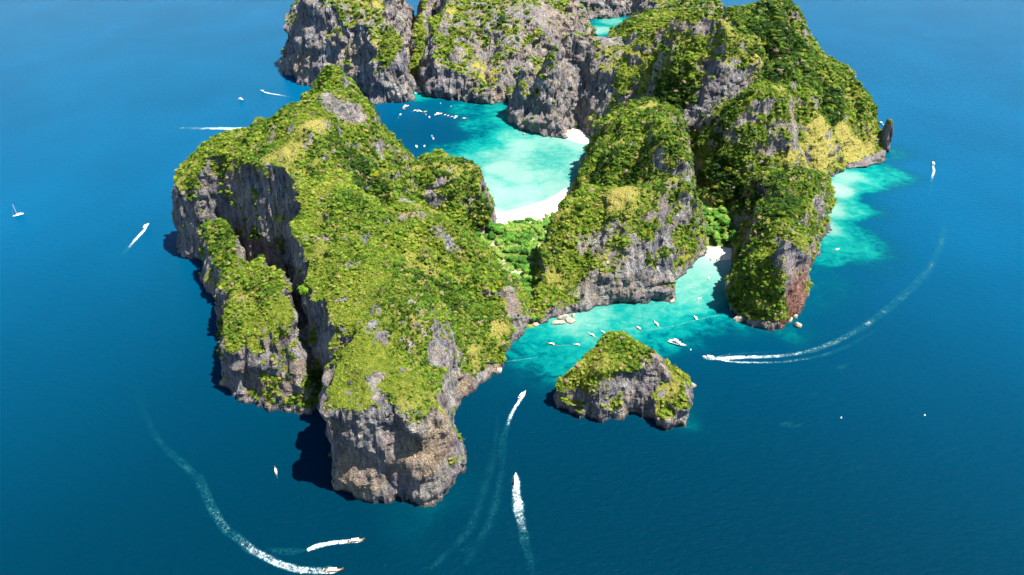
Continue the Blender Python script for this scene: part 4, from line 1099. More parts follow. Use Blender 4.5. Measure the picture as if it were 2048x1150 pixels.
# ------------------------------------------------------------------ trees as things
def trunk_mesh(name, seed):
    r_ = random.Random(seed)
    bm = bmesh.new()

    def limb(a, b, r0, r1, n=6):
        d = (b - a).normalized(); q = d.to_track_quat('Z', 'Y')
        ra = [bm.verts.new(a + q @ Vector((math.cos(t) * r0, math.sin(t) * r0, 0))) for t in [i * 2 * math.pi / n for i in range(n)]]
        rb = [bm.verts.new(b + q @ Vector((math.cos(t) * r1, math.sin(t) * r1, 0))) for t in [i * 2 * math.pi / n for i in range(n)]]
        for i in range(n):
            bm.faces.new((ra[i], ra[(i + 1) % n], rb[(i + 1) % n], rb[i]))
    top = Vector((r_.uniform(-.08, .08), r_.uniform(-.08, .08), .5))
    limb(Vector((0, 0, -.6)), top, .09, .055)
    for k in range(4):
        a = k * 1.57 + r_.uniform(-.4, .4)
        limb(top - Vector((0, 0, .1)), Vector((math.cos(a) * .5, math.sin(a) * .5, r_.uniform(.7, .95))), .045, .02, 5)
    me = bpy.data.meshes.new(name); bm.to_mesh(me); bm.free(); me.materials.append(M['trunk'])
    return me


trunks = [trunk_mesh('trunk', s) for s in (1, 2, 3)]
crowns = {kd: [crown_mesh('crown', M[kd], 70 + s, 3, 260, 0.7) for s in range(4)] for kd in ('tree', 'slope_tree', 'lime')}
rt = random.Random(5)


def tree(p, rad, kd, label, group, lift=0.45, name='broadleaf_tree'):
    root = bpy.data.objects.new(name, None)
    root.empty_display_size = 1
    COL.objects.link(root)
    root.location = p
    root.rotation_euler = (0, 0, rt.uniform(0, 6.28))
    s = rad * rt.uniform(.92, 1.08)
    tag(root, label, 'tree', group)
    t = link('trunk', rt.choice(trunks), root); t.scale = (s, s, s); t.location = (0, 0, s * lift)
    c = link('crown', rt.choice(crowns[kd]), root); c.scale = (s, s * rt.uniform(.85, 1.15), s * rt.uniform(.85, 1.1)); c.location = (0, 0, s * (lift + .15))
    c.rotation_euler = (rt.uniform(-.1, .1), rt.uniform(-.1, .1), rt.uniform(0, 6.28))
    return root



for c in chosen:
    mk = landmark(c[2])
    tree(Vector(c[2]) - Vector((0, 0, .3 * c[3])), c[3] * 1.05, 'slope_tree', 'olive tree ' + mk[2], 'trees ' + mk[2], .2)


VMARKS = [(1010, 468, 'directly behind the left end of the white beach'), (1060, 455, 'directly behind the middle of the white beach'), (1105, 445, 'directly behind the right end of the white beach'), (1000, 520, 'at the foot of the headland slope'), (1050, 510, 'in the middle of the jungle strip'),
          (1100, 500, 'against the left side of the domed hill'), (1050, 570, 'beside the pinkish rock knob'), (1065, 620, 'in the narrow cove end of the strip'), (1430, 430, 'deep in the shaded ravine'), (1430, 480, 'on the left behind the small beach'), (1465, 480, 'on the right behind the small beach'), (1450, 455, 'in the middle of the ravine jungle')]


def fill_valley(pl, n, hmin, rad, label, group, lowh, seed):
    r_ = np.random.RandomState(seed)
    x0, y0 = pl.min(0); x1, y1 = pl.max(0)
    done = []
    tries = 0
    while len(done) < n and tries < 6000:
        tries += 1
        x = r_.uniform(x0, x1); y = r_.uniform(y0, y1)
        rd = r_.uniform(*rad)
        X_, Y_ = np.array([x]), np.array([y])
        if sdist(X_, Y_, pl)[0] < 3:
            continue
        if any((x - a) ** 2 + (y - b) ** 2 < (0.62 * (rd + c)) ** 2 for a, b, c in done):
            continue
        if max(grid_h(g, X_, Y_)[0] for g in HILLS) > 11:
            continue
        done.append((x, y, rd))
        pu, pv, _ = project(np.array([[x, y, 10.0]]))
        mk = min(VMARKS, key=lambda q: (q[0] - pu[0]) ** 2 + (q[1] - pv[0]) ** 2)[2]
        sz = 'tall broad' if rd > 5.0 else ('medium' if rd > 3.8 else 'low small')
        tree(Vector((x, y, lowh)), rd, 'tree', sz + ' jungle tree ' + mk, sz + ' jungle trees ' + mk, .7)
    return done


d1 = fill_valley(vp1, 150, 0, (2.6, 6.2), 'bright green tree in the jungle behind the white beach', 'jungle trees between beach and headland', 4, 11)
d2 = fill_valley(vp2, 48, 0, (2.8, 6.0), 'bright green tree in the ravine jungle behind the small cove beach', 'jungle trees behind the small beach', 4, 12)


def find_surface(u, v):
    m_ = (np.abs(au - u) < 5) & (np.abs(av - v) < 5)
    i = np.where(m_)[0]
    j = i[np.argsort(ad[i])[:max(1, len(i) // 4)]]
    return allV[j].mean(0)


p = find_surface(612, 592)
tree(Vector(p) + Vector((1, 0, -1)), 6.2, 'lime', 'single vivid lime green tree beside the dark crevice on the headland', None, .5)


# palms in the ravine and behind the beach
def palm(x, y, z, ht, label, seed):
    r_ = random.Random(seed)
    root = bpy.data.objects.new('palm_tree', None); COL.objects.link(root); root.location = (x, y, z)
    tag(root, label, 'palm tree')
    bm = bmesh.new()
    prev = None
    for k in range(6):
        f = k / 5
        c = Vector((f * f * 1.2, 0, ht * f)); r = .28 * (1 - .5 * f)
        ring = [bm.verts.new(c + Vector((math.cos(a) * r, math.sin(a) * r, 0))) for a in [i * 1.0472 for i in range(6)]]
        if prev:
            for i in range(6):
                bm.faces.new((prev[i], prev[(i + 1) % 6], ring[(i + 1) % 6], ring[i]))
        prev = ring
    me = bpy.data.meshes.new('trunk'); bm.to_mesh(me); bm.free(); me.materials.append(M['trunk'])
    link('trunk', me, root)
    for k in range(11):
        a = k * 6.283 / 11 + r_.uniform(-.2, .2)
        bm = bmesh.new(); pr = None
        L = r_.uniform(3.2, 4.2); droop = r_.uniform(.5, 1.1)
        for q in range(6):
            f = q / 5; w = .55 * math.sin(math.pi * min(1, f * .9 + .1)) + .05
            c = Vector((math.cos(a), math.sin(a), 0)) * L * f + Vector((0, 0, 1.0 * f - droop * 2.2 * f * f))
            sd_ = Vector((-math.sin(a), math.cos(a), 0)) * w
            row = [bm.verts.new(c + sd_ - Vector((0, 0, w * .4))), bm.verts.new(c), bm.verts.new(c - sd_ - Vector((0, 0, w * .4)))]
            if pr:
                bm.faces.new((pr[0], pr[1], row[1], row[0])); bm.faces.new((pr[1], pr[2], row[2], row[1]))
            pr = row
        me = bpy.data.meshes.new('frond'); bm.to_mesh(me); bm.free(); me.materials.append(M['slope_tree'])
        fo = link('frond', me, root); fo.location = (1.2, 0, ht)


for i, (u, v, lb) in enumerate([(1446, 458, 'palm with drooping fronds standing in the middle of the ravine jungle'), (1062, 500, 'palm rising from the jungle halfway between the beach and the domed hill'), (1040, 470, 'palm close behind the white beach')]):
    x, y = G(u, v, 14); palm(x, y, 5, 11, lb, i)


# ------------------------------------------------------------------ rocks
def boulder(u, v, sx_, sy_, sz_, label, seed, rot=0.0, col='karst', warm=.6, z0=0.0, name='boulder'):
    r_ = random.Random(seed)
    bm = bmesh.new()
    bmesh.ops.create_icosphere(bm, subdivisions=4, radius=1)
    V = np.array([v_.co[:] for v_ in bm.verts])
    for k in range(9):
        d = np.array([r_.gauss(0, 1), r_.gauss(0, 1), r_.gauss(0, .7)]); d /= np.linalg.norm(d)
        lim = r_.uniform(.55, .85)
        t = V @ d
        V -= np.outer(np.maximum(t - lim, 0) * .85, d)
    V *= (1 + .10 * fbm(V[:, 0] * 2.2, V[:, 1] * 2.2, V[:, 2] * 2.2 + seed, seed, 3))[:, None]
    V *= np.array([sx_, sy_, sz_])
    for v_, c in zip(bm.verts, V):
        v_.co = c
    me = bpy.data.meshes.new(name); bm.to_mesh(me); bm.free()
    me.materials.append(M[col])
    n = len(me.vertices)
    set_attr(me, 'veg', np.zeros(n)); set_attr(me, 'grass', np.zeros(n)); set_attr(me, 'warm', np.full(n, warm)); set_attr(me, 'red', np.zeros(n))
    o = link(name, me)
    x, y = G(u, v); o.location = (x, y, z0); o.rotation_euler = (0, 0, rot)
    tag(o, label, 'boulder')
    return o


def mat_pale():
    m = NT('pale_boulder')
    p = m.pos()
    n = m.noise(p, .5, 5, .65)
    c = m.ramp(n, [(.3, (.13, .10, .075)), (.5, (.33, .27, .21)), (.7, (.46, .40, .33))])
    z = m.n('SeparateXYZ'); m.l(m.n('NewGeometry').outputs['Position'], z.inputs[0])
    td = m.ramp(m.math('MULTIPLY', z.outputs[2], .2), [(.12, 1.0), (.28, 0.0)])
    c = m.mix(m.math('MULTIPLY', td, .7), c, (.06, .055, .04))
    return m.end(m.bsdf(c, .9, .15, m.bump(n, 1.2, .9)).outputs[0])


M['pale'] = mat_pale()
boulder(1117, 646, 8.0, 5.0, 3.0, 'flat pale boulder in the water at the foot of the domed hill, nearest the camera', 1, .1, 'pale')
boulder(1141, 642, 6.5, 5.5, 3.6, 'pale wedge boulder leaning right of the flat one below the domed hill', 2, -.5, 'pale')
boulder(1126, 636, 7, 4, 4.6, 'pale broken boulder between the flat boulders and the domed hill cliff', 3, .4, 'pale')
boulder(1146, 632, 3.2, 2.6, 2.6, 'small pale boulder against the cliff behind the wedge boulder', 4, .9, 'pale')
boulder(1072, 650, 4, 3.2, 3.4, 'small tan boulder in the gap between headland and domed hill', 5, .9, 'pale')
boulder(1345, 603, 5, 4, 3.6, 'tan boulder at the right corner of the domed hill cliff', 6, .3, 'pale')
boulder(1478, 640, 7, 4.5, 6.0, 'jagged grey rock standing in the water left of the red cliff hill', 7, .2, 'pale')
boulder(1596, 652, 4.6, 4.2, 5.4, 'pale round boulder in the green shallows below the red cliff', 8, .2, 'pale')
boulder(1580, 641, 5.0, 3.4, 3.6, 'orange tan boulder touching the foot of the red cliff', 9, .7, 'pale')
boulder(1590, 634, 3.4, 3.0, 4.0, 'small tan boulder behind the round one below the red cliff', 10, .1, 'pale')
boulder(1048, 269, 4, 3, 3, 'small brown rock in the bay off the foot of the grey spur', 11, .1, 'pale')
boulder(1130, 276, 7, 6, 7, 'dark craggy rock at the left end of the sand patch in the bay', 12, .3)
boulder(995, 742, 6, 5, 4, 'orange tan boulder on the shore at the right foot of the headland', 13, .2, 'pale')
boulder(1385, 772, 4, 3, 4, 'small tan rock on the right waterline of the rock islet', 14, .2, 'pale')


def sea_stack():
    bx, by = G(1765, 298)
    tx, ty = G(1783, 244, 52)
    n, m_ = 40, 28
    V = []
    for j in range(m_):
        f = j / (m_ - 1)
        cx = bx + (tx - bx) * f * 0.9; cy = by + (ty - by) * f * 0.6
        z = -5 + 58 * f
        r = 8 * (1 - f) ** .8 + 4.8
        if f > .97: r *= .8
        for i in range(n):
            a = i / n * 6.2832
            k = 1 + .34 * float(vnoise(np.array([math.cos(a) * 2.2]), np.array([math.sin(a) * 2.2]), np.array([f * 5.0]), 9)[0]) + .1 * float(vnoise(np.array([math.cos(a) * 6.]), np.array([math.sin(a) * 6.]), np.array([f * 9.]), 19)[0])
            V.append((cx + math.cos(a) * r * k * .8, cy + math.sin(a) * r * k, z + 1.5 * math.sin(a * 3) * f))
    V.append((bx + (tx - bx) * .9, by + (ty - by) * .6, 54.5))
    bm = bmesh.new()
    vs = [bm.verts.new(v) for v in V]
    for j in range(m_ - 1):
        for i in range(n):
            bm.faces.new((vs[j * n + i], vs[j * n + (i + 1) % n], vs[(j + 1) * n + (i + 1) % n], vs[(j + 1) * n + i]))
    for i in range(n):
        bm.faces.new((vs[(m_ - 1) * n + i], vs[(m_ - 1) * n + (i + 1) % n], vs[-1]))
    me = bpy.data.meshes.new('sea_stack'); bm.to_mesh(me); bm.free(); me.materials.append(M['karst'])
    nn = len(me.vertices)
    for a in ('veg', 'grass', 'red', 'warm'):
        set_attr(me, a, np.zeros(nn))
    vv = np.zeros(nn); vv[-3 * n:] = .7
    set_attr(me, 'veg', vv)
    tag(link('sea_stack', me), 'tall narrow leaning rock pillar standing off the yellow grass point', 'sea stack')


sea_stack()


# ------------------------------------------------------------------ boats
def hull_mesh(L, W, H, bow=1.0, flare=1.0, stern=.8, n=14, rise=0.0, thick=True):
    """sections from stern (-x) to bow (+x); open hull with deck sheet set inside"""
    bm = bmesh.new()
    rows = []
    for i in range(n + 1):
        t = i / n
        x = -L / 2 + L * t
        w = W / 2 * (stern + (1 - stern) * min(1, t * 3)) if t < .35 else W / 2 * max(0.02, 1 - ((t - .35) / .65) ** (1.6 + bow))
        up = H * (1 + .25 * t * t) + rise * max(0, (t - .7) / .3) ** 2 + rise * .35 * max(0, (.2 - t) / .2) ** 2
        keel = -.25 * H + (H * .9 + rise * .9) * max(0, (t - .75) / .25) ** 2
        rows.append([(x, -w, up), (x, -w * .85 * flare, up * .35), (x, 0, keel), (x, w * .85 * flare, up * .35), (x, w, up)])
    g = [[bm.verts.new(p_) for p_ in r] for r in rows]
    for a, b in zip(g[:-1], g[1:]):
        for q in range(4):
            bm.faces.new((a[q], a[q + 1], b[q + 1], b[q]))
    bm.faces.new(g[0])
    # gunwale thickness and inner floor
    inn = []
    for r in rows:
        x, w, up = r[4]
        wi = max(.01, w - .12 * W / 2)
        inn.append([bm.verts.new((x, -wi, up)), bm.verts.new((x, wi, up))])
    for i in range(n):
        bm.faces.new((g[i][0], g[i + 1][0], inn[i + 1][0], inn[i][0]))
        bm.faces.new((g[i][4], g[i + 1][4], inn[i + 1][1], inn[i][1]))
    return bm, rows


def deck_mesh(rows, drop, t0=0.02, t1=1.0, inset=.9):
    bm = bmesh.new(); n = len(rows) - 1
    pr = None
    for i, r in enumerate(rows):
        t = i / n
        if t < t0 or t > t1: continue
        x, w, up = r[4]
        a = bm.verts.new((x, -w * inset, up - drop)); b = bm.verts.new((x, w * inset, up - drop))
        if pr: bm.faces.new((pr[0], pr[1], b, a))
        pr = (a, b)
    return bm


def box(bm, c, s, taper=1.0, shift=0.0, bev=0.0):
    x, y, z = c; a, b, h_ = s[0] / 2, s[1] / 2, s[2] / 2
    v = [bm.verts.new((x + sx_ * a, y + sy_ * b, z - h_)) for sx_, sy_ in ((-1, -1), (1, -1), (1, 1), (-1, 1))]
    w = [bm.verts.new((x + sx_ * a * taper + shift, y + sy_ * b * taper, z + h_)) for sx_, sy_ in ((-1, -1), (1, -1), (1, 1), (-1, 1))]
    bm.faces.new(v[::-1]); bm.faces.new(w)
    for i in range(4):
        bm.faces.new((v[i], v[(i + 1) % 4], w[(i + 1) % 4], w[i]))


def fin(bm, name, mat, parent, smooth=False, bevel=0.0):
    if bevel:
        bmesh.ops.bevel(bm, geom=[e for e in bm.edges], offset=bevel, segments=2, affect='EDGES', clamp_overlap=True)
    bmesh.ops.recalc_face_normals(bm, faces=bm.faces)
    me = bpy.data.meshes.new(name); bm.to_mesh(me); bm.free(); me.materials.append(mat)
    if smooth:
        me.polygons.foreach_set('use_smooth', np.full(len(me.polygons), True))
    return link(name, me, parent)


def rod(bm, a, b, r=.05, n=6):
    a, b = Vector(a), Vector(b)
    q = (b - a).to_track_quat('Z', 'Y')
    ra = [bm.verts.new(a + q @ Vector((math.cos(i * 6.2832 / n) * r, math.sin(i * 6.2832 / n) * r, 0))) for i in range(n)]
    rb = [bm.verts.new(b + q @ Vector((math.cos(i * 6.2832 / n) * r, math.sin(i * 6.2832 / n) * r, 0))) for i in range(n)]
    for i in range(n):
        bm.faces.new((ra[i], ra[(i + 1) % n], rb[(i + 1) % n], rb[i]))
    bm.faces.new(ra[::-1]); bm.faces.new(rb)


def awning(x0, x1, w, z, arch=.25):
    bm = bmesh.new(); pr = None
    for i in range(7):
        t = i / 6 * 2 - 1
        y = t * w / 2; zz = z + arch * (1 - t * t)
        row = [bm.verts.new((x0, y, zz)), bm.verts.new((x1, y, zz)), bm.verts.new((x0, y, zz - .08)), bm.verts.new((x1, y, zz - .08))]
        if pr:
            bm.faces.new((pr[0], pr[1], row[1], row[0])); bm.faces.new((pr[2], pr[3], row[3], row[2]))
        pr = row
    return bm


def B(kind):
    return bpy.data.objects.new(kind, None)


def make_longtail(L=11.5, hull='wood', roof='canvas', cushions=False):
    r = B('longtail_boat'); COL.objects.link(r)
    W = L * .19
    bm, rows = hull_mesh(L, W, .75, bow=.4, rise=1.7, stern=.6)
    fin(bm, 'hull', M[hull], r)
    fin(deck_mesh(rows, .3, .03, .95), 'deck', M['tanwood'], r)
    fin(awning(-L * .28, L * .16, W * .95, 1.95), 'canopy', M[roof], r)
    for sx_ in (-.27, .15):
        for sy_ in (-1, 1):
            b = bmesh.new(); rod(b, (L * sx_, sy_ * W * .44, .6), (L * sx_, sy_ * W * .44, 2.0), .045); fin(b, 'canopy_post', M['wood'], r)
    for k in range(4):
        b = bmesh.new(); box(b, (-L * .2 + k * L * .11, 0, .75), (.35, W * .8, .1)); fin(b, 'bench', M['redcanvas' if cushions else 'tanwood'], r)
    b = bmesh.new(); box(b, (-L * .43, 0, 1.15), (.9, .55, .6), .85); e = fin(b, 'engine', M['dark'], r)
    b = bmesh.new(); rod(b, (-L * .45, 0, 1.0), (-L * .45 - 4.0, .1, -.1), .05); fin(b, 'propeller_shaft', M['steel'], e)
    b = bmesh.new(); rod(b, (L * .48, 0, 1.7), (L * .505, 0, 2.9), .11); fin(b, 'bow_post', M[hull], r)
    return r


def make_speedboat(L=12.0, top='white', open_back=True):
    r = B('speedboat'); COL.objects.link(r)
    W = L * .27
    bm, rows = hull_mesh(L, W, 1.1, bow=.7, rise=.35, stern=.92)
    fin(bm, 'hull', M['white'], r)
    fin(deck_mesh(rows, .12, .55, 1.0), 'foredeck', M['white'], r)
    fin(deck_mesh(rows, .55, .02, .58), 'cockpit_floor', M['canvas'], r)
    b = bmesh.new(); box(b, (L * .12, 0, 1.5), (L * .16, W * .74, .55), .8, -.15); fin(b, 'windscreen', M['glass'], r)
    fin(awning(-L * .34, L * .13, W * .92, 2.35, .15), 'canopy', M[top], r)
    for sx_ in (-.32, -.1, .1):
        for sy_ in (-1, 1):
            b = bmesh.new(); rod(b, (L * sx_, sy_ * W * .42, .9), (L * sx_, sy_ * W * .42, 2.4), .05); fin(b, 'canopy_post', M['steel'], r)
    for sy_ in (-1, 1):
        b = bmesh.new(); box(b, (-L * .12, sy_ * W * .32, .95), (L * .36, .5, .4)); fin(b, 'bench', M['bluecanvas' if top == 'bluecanvas' else 'canvas'], r)
    for sy_ in (-.55, 0, .55):
        b = bmesh.new(); box(b, (-L * .52, sy_ * W * .45, .95), (.6, .42, .8), .75, .05); e = fin(b, 'outboard_motor', M['dark'], r)
        b = bmesh.new(); box(b, (-L * .52, sy_ * W * .45, .2), (.25, .15, .8)); fin(b, 'motor_leg', M['dark'], e)
    return r


def make_yacht(L=17.0):
    r = B('motor_yacht'); COL.objects.link(r)
    W = L * .26
    bm, rows = hull_mesh(L, W, 1.7, bow=.6, rise=.5, stern=.95)
    fin(bm, 'hull', M['white'], r)
    fin(deck_mesh(rows, .1, .0, 1.0), 'deck', M['white'], r)
    for sy_ in (-1, 1):
        b = bmesh.new(); box(b, (L * .02, sy_ * W * .497, 1.05), (L * .45, .06, .28)); fin(b, 'hull_window', M['glass'], r)
    b = bmesh.new(); box(b, (-L * .06, 0, 2.5), (L * .5, W * .78, 1.5), .86, -.3); s = fin(b, 'saloon', M['white'], r)
    for sy_ in (-1, 1):
        b = bmesh.new(); box(b, (-L * .06, sy_ * W * .375, 2.6), (L * .42, .08, .6), .9, -.1); fin(b, 'window', M['glass'], s)
    b = bmesh.new(); box(b, (L * .185, 0, 2.55), (.12, W * .62, .8), .9, -.35); fin(b, 'windscreen', M['glass'], s)
    b = bmesh.new(); box(b, (-L * .12, 0, 3.5), (L * .34, W * .7, .5), .9, -.2); f = fin(b, 'flybridge', M['white'], r)
    fin(awning(-L * .26, -L * .02, W * .66, 4.9, .15), 'sunroof', M['white'], f)
    for sy_ in (-1, 1):
        b = bmesh.new(); rod(b, (-L * .2, sy_ * W * .28, 3.6), (-L * .16, sy_ * W * .28, 4.95), .08); fin(b, 'radar_arch', M['white'], f)
    b = bmesh.new()
    for i in range(8):
        t = .55 + .43 * i / 7; q = rows[int(t * 14)][4]
        rod(b, (q[0], q[1] * .92, q[2]), (q[0], q[1] * .92, q[2] + .6), .03, 4); rod(b, (q[0], -q[1] * .92, q[2]), (q[0], -q[1] * .92, q[2] + .6), .03, 4)
    fin(b, 'bow_rail', M['steel'], r)
    b = bmesh.new(); box(b, (-L * .52, 0, .5), (L * .07, W * .85, .15)); fin(b, 'swim_platform', M['tanwood'], r)
    return r


def make_sailboat(L=12.0):
    r = B('sailboat'); COL.objects.link(r)
    W = L * .3
    bm, rows = hull_mesh(L, W, 1.1, bow=.5, rise=.2, stern=.75)
    fin(bm, 'hull', M['white'], r)
    fin(deck_mesh(rows, .08, 0, 1.0), 'deck', M['white'], r)
    b = bmesh.new(); box(b, (L * .02, 0, 1.35), (L * .35, W * .5, .6), .8); s = fin(b, 'cabin', M['white'], r)
    for sy_ in (-1, 1):
        b = bmesh.new(); box(b, (L * .02, sy_ * W * .235, 1.38), (L * .26, .06, .22)); fin(b, 'window', M['glass'], s)
    b = bmesh.new(); rod(b, (L * .08, 0, 1.2), (L * .08, 0, 16), .14); fin(b, 'mast', M['white'], r)
    b = bmesh.new(); rod(b, (L * .07, 0, 2.6), (-L * .36, 0, 2.5), .1); fin(b, 'boom', M['steel'], r)
    b = bmesh.new(); rod(b, (L * .05, 0, 2.85), (-L * .34, 0, 2.75), .22); fin(b, 'furled_sail', M['canvas'], r)
    b = bmesh.new(); rod(b, (L * .08, 0, 15.8), (L * .48, 0, 1.4), .03, 4); rod(b, (L * .08, 0, 15.8), (-L * .48, 0, 1.3), .03, 4); fin(b, 'rigging', M['steel'], r)
    return r


def copy_tree(o, parent=None):
    c = o.copy(); COL.objects.link(c); c.parent = parent
    for ch in [x for x in ALLC.get(o.name, [])]:
        copy_tree(ch, c)
    return c


protos = {
    'longtail': make_longtail(), 'longtail_white': make_longtail(11, 'white', 'canvas'), 'longtail_red': make_longtail(11.5, 'wood', 'canvas', True), 'longtail_dark': make_longtail(10, 'dark', 'tanwood'), 'longtail_green': make_longtail(11, 'wood', 'greencanvas'),
    'speed': make_speedboat(12), 'speed_blue': make_speedboat(11, 'bluecanvas'), 'big': make_yacht(17), 'sail': make_sailboat(12)}
PL = {'longtail': 11.5, 'longtail_white': 11, 'longtail_red': 11.5, 'longtail_dark': 10, 'longtail_green': 11, 'speed': 12, 'speed_blue': 11, 'big': 17, 'sail': 12}
ALLC = {}
for o in bpy.data.objects:
    if o.parent:
        ALLC.setdefault(o.parent.name, []).append(o)
used_p = set()


def boat(kd, u, v, du, dv, label, cat, group=None, L=None, pitch=0.0):
    """(du, dv): direction of the bow in the photo; position is the middle of the hull"""
    o = protos[kd]
    if kd in used_p:
        o = copy_tree(o)
    used_p.add(kd)
    x, y = G(u, v); x2, y2 = G(u + du * 2, v + dv * 2)
    o.location = (x, y, .05)
    o.rotation_euler = (0, -pitch, math.atan2(y2 - y, x2 - x))
    s = (L / PL[kd]) if L else 1.0
    o.scale = (s, s, s)
    tag(o, label, cat, group)
    return o


LB = 'boats moored in the bay'
boat('longtail_red', 713, 1082, 12, -1.5, 'wooden longtail boat with red seats speeding right ahead of the short curved wake', 'longtail boat', None, 12.5)
boat('longtail', 668, 1142, 12, -1, 'wooden longtail boat at the very bottom edge ahead of the long curved wake', 'longtail boat', None, 14)
boat('longtail', 552, 943, -2.4, -10, 'small wooden longtail boat idling in open water left of the front cliff', 'longtail boat', None, 9.5)
boat('speed', 1045, 791, 8, -9, 'white speedboat heading for the cove between headland and islet', 'speedboat', None, 12)
boat('big', 1032, 964, -.5, -12, 'large white speedboat driving straight away from the camera below the islet', 'speedboat', None, 15.5, .03)
boat('speed', 1417, 716, -12, -1, 'white speedboat turning left ahead of the longest double wake', 'speedboat', None, 12.5, .04)
boat('speed', 1866, 328, -2, -9, 'white speedboat heading away in the open sea right of the yellow grass slope', 'speedboat', None, 13)
boat('speed', 293, 453, 9, -8, 'white speedboat leaving the curved wake left of the shaded cliffs', 'speedboat', None, 13)
boat('sail', 37, 431, -11, 3, 'white sailboat with bare mast and furled sail near the left edge', 'sailboat', None, 13)
boat('big', 483, 200, 10, 3, 'white cruiser drifting on the open sea left of the ridge summit', 'motor boat', None, 14)
boat('speed', 525, 183, -9, -3, 'white speedboat with a straight wake coming from the back cliffs', 'speedboat', None, 12)
boat('speed', 1763, 247, 5, 3, 'white speedboat mostly hidden behind the leaning rock pillar', 'speedboat', None, 10)
# the bay
boat('big', 812, 214, 9, -3, 'white tour boat in the bay at the left end of the moored row', 'tour boat', LB, 14)
boat('longtail_dark', 809, 220, 9, 1, 'dark longtail boat lying alongside the leftmost tour boat in the bay', 'longtail boat', LB, 11)
boat('speed', 801, 230, 5, -5, 'white speedboat moving through the dark water of the bay with a thin wake', 'speedboat', None, 9)
boat('longtail_white', 830, 222, 9, -2, 'white longtail boat second from the left in the moored row', 'longtail boat', LB, 10)
boat('big', 840, 224, 9, 1, 'white tour boat against the green roofed longtail in the bay', 'tour boat', LB, 12)
boat('longtail_green', 850, 225, 8, -3, 'longtail boat with a green canopy in the middle of the moored row', 'longtail boat', LB, 12)
boat('speed_blue', 852, 230, 4, 3, 'small speedboat with blue canopy just below the green roofed longtail', 'speedboat', LB, 7)
boat('speed', 859, 235, 0, -9, 'short white speedboat pointing away below the moored row', 'speedboat', LB, 9)
boat('big', 877, 229.5, 10, -2, 'longest white tour boat with a flat roof in the moored row', 'tour boat', LB, 15)
boat('longtail', 890, 231, 8, -3, 'wooden longtail boat right of the longest tour boat', 'longtail boat', LB, 9)
boat('longtail_red', 896.5, 232.5, 7, -5, 'longtail boat with red seats between the two large tour boats', 'longtail boat', LB, 9)
boat('longtail_white', 903.5, 234, 8, -2, 'tiny white longtail boat left of the rightmost tour boat', 'longtail boat', LB, 7)
boat('big', 912, 235, 8, -5, 'rounded white tour boat second from the right in the row', 'tour boat', LB, 12)
boat('longtail', 929, 238, 10, -1, 'wooden longtail boat at the right end of the moored row', 'longtail boat', LB, 12)
boat('speed_blue', 864, 273, -2, -6, 'speedboat with a blue canopy alone in the middle of the bay', 'speedboat', LB, 8)
boat('speed', 867, 278, 2, -7, 'small white speedboat tied behind the blue canopied one', 'speedboat', LB, 8)
boat('speed', 833, 294, -3, -9, 'white speedboat nearer the ridge of the pair in the lower bay', 'speedboat', LB, 11)
boat('speed', 849, 293, 3, -8, 'white speedboat farther from the ridge of the pair in the lower bay', 'speedboat', LB, 8.5)
boat('speed', 808, 298, -7, -6, 'white speedboat half hidden by the ridge slope in the bay', 'speedboat', LB, 10)
boat('longtail_white', 819, 313, 9, 3, 'white longtail boat tucked against the ridge at the lower left of the bay', 'longtail boat', LB, 10)
# the front cove
LC = 'boats moored in the front cove'
boat('longtail', 1103, 689, -9, -2, 'wooden longtail boat nearest the headland shore in the cove', 'longtail boat', LC, 10)
boat('longtail_white', 1154, 690.5, -9, -1, 'white longtail boat between the headland shore and the islet', 'longtail boat', LC, 8.5)
boat('longtail_white', 1184, 671, -9, -5, 'white longtail boat at the upper left of the islet', 'longtail boat', LC, 9.5)
boat('longtail_white', 1206, 665, -6, -4, 'small white boat peeking over the islet bushes', 'longtail boat', LC, 7)
boat('longtail', 1277, 657, -8, -6, 'wooden longtail boat just behind the islet summit', 'longtail boat', LC, 9)
boat('longtail_white', 1313, 649, -7, -8, 'long white longtail boat upper right of the islet by the float line', 'longtail boat', LC, 10)
boat('speed', 1391, 636.5, -5, -7, 'small white speedboat in the turquoise cove near the float line', 'speedboat', LC, 8)
boat('speed', 1417, 557, 1, -7, 'small white speedboat in the pale water near the small beach', 'speedboat', LC, 6.5)
boat('longtail_white', 1398, 598.5, 9, -4, 'white longtail boat off the right corner of the domed hill', 'longtail boat', LC, 8.5)
boat('longtail_dark', 1421, 519, -2, -5, 'dark longtail boat landed on the left end of the small beach', 'longtail boat', LC, 6)
boat('longtail_dark', 1433.5, 519.5, -2, -5, 'dark longtail boat landed in the middle of the small beach, left of a pair', 'longtail boat', LC, 6)
boat('longtail_dark', 1438, 520, -2, -5, 'dark longtail boat landed in the middle of the small beach, right of a pair', 'longtail boat', LC, 6)
boat('big', 1355, 689, 10, 3.2, 'large white motor yacht moored beside the top right of the islet', 'motor yacht', None, 18)
boat('longtail_white', 1674, 500, 9, -3, 'white longtail boat alone in the turquoise water right of the red cliff hill', 'longtail boat', None, 9)
for kd, o in protos.items():
    if kd not in used_p:
        print('unused proto', kd)


# ------------------------------------------------------------------ wakes, float lines
def catmull(P, n=10):
    out = []
    for i in range(len(P) - 1):
        p0 = P[max(i - 1, 0)]; p1 = P[i]; p2 = P[i + 1]; p3 = P[min(i + 2, len(P) - 1)]
        for k in range(n):
            t = k / n
            out.append(.5 * ((2 * p1) + (-p0 + p2) * t + (2 * p0 - 5 * p1 + 4 * p2 - p3) * t * t + (-p0 + 3 * p1 - 3 * p2 + p3) * t ** 3))
    out.append(P[-1])
    return np.array(out)


wk = [0]


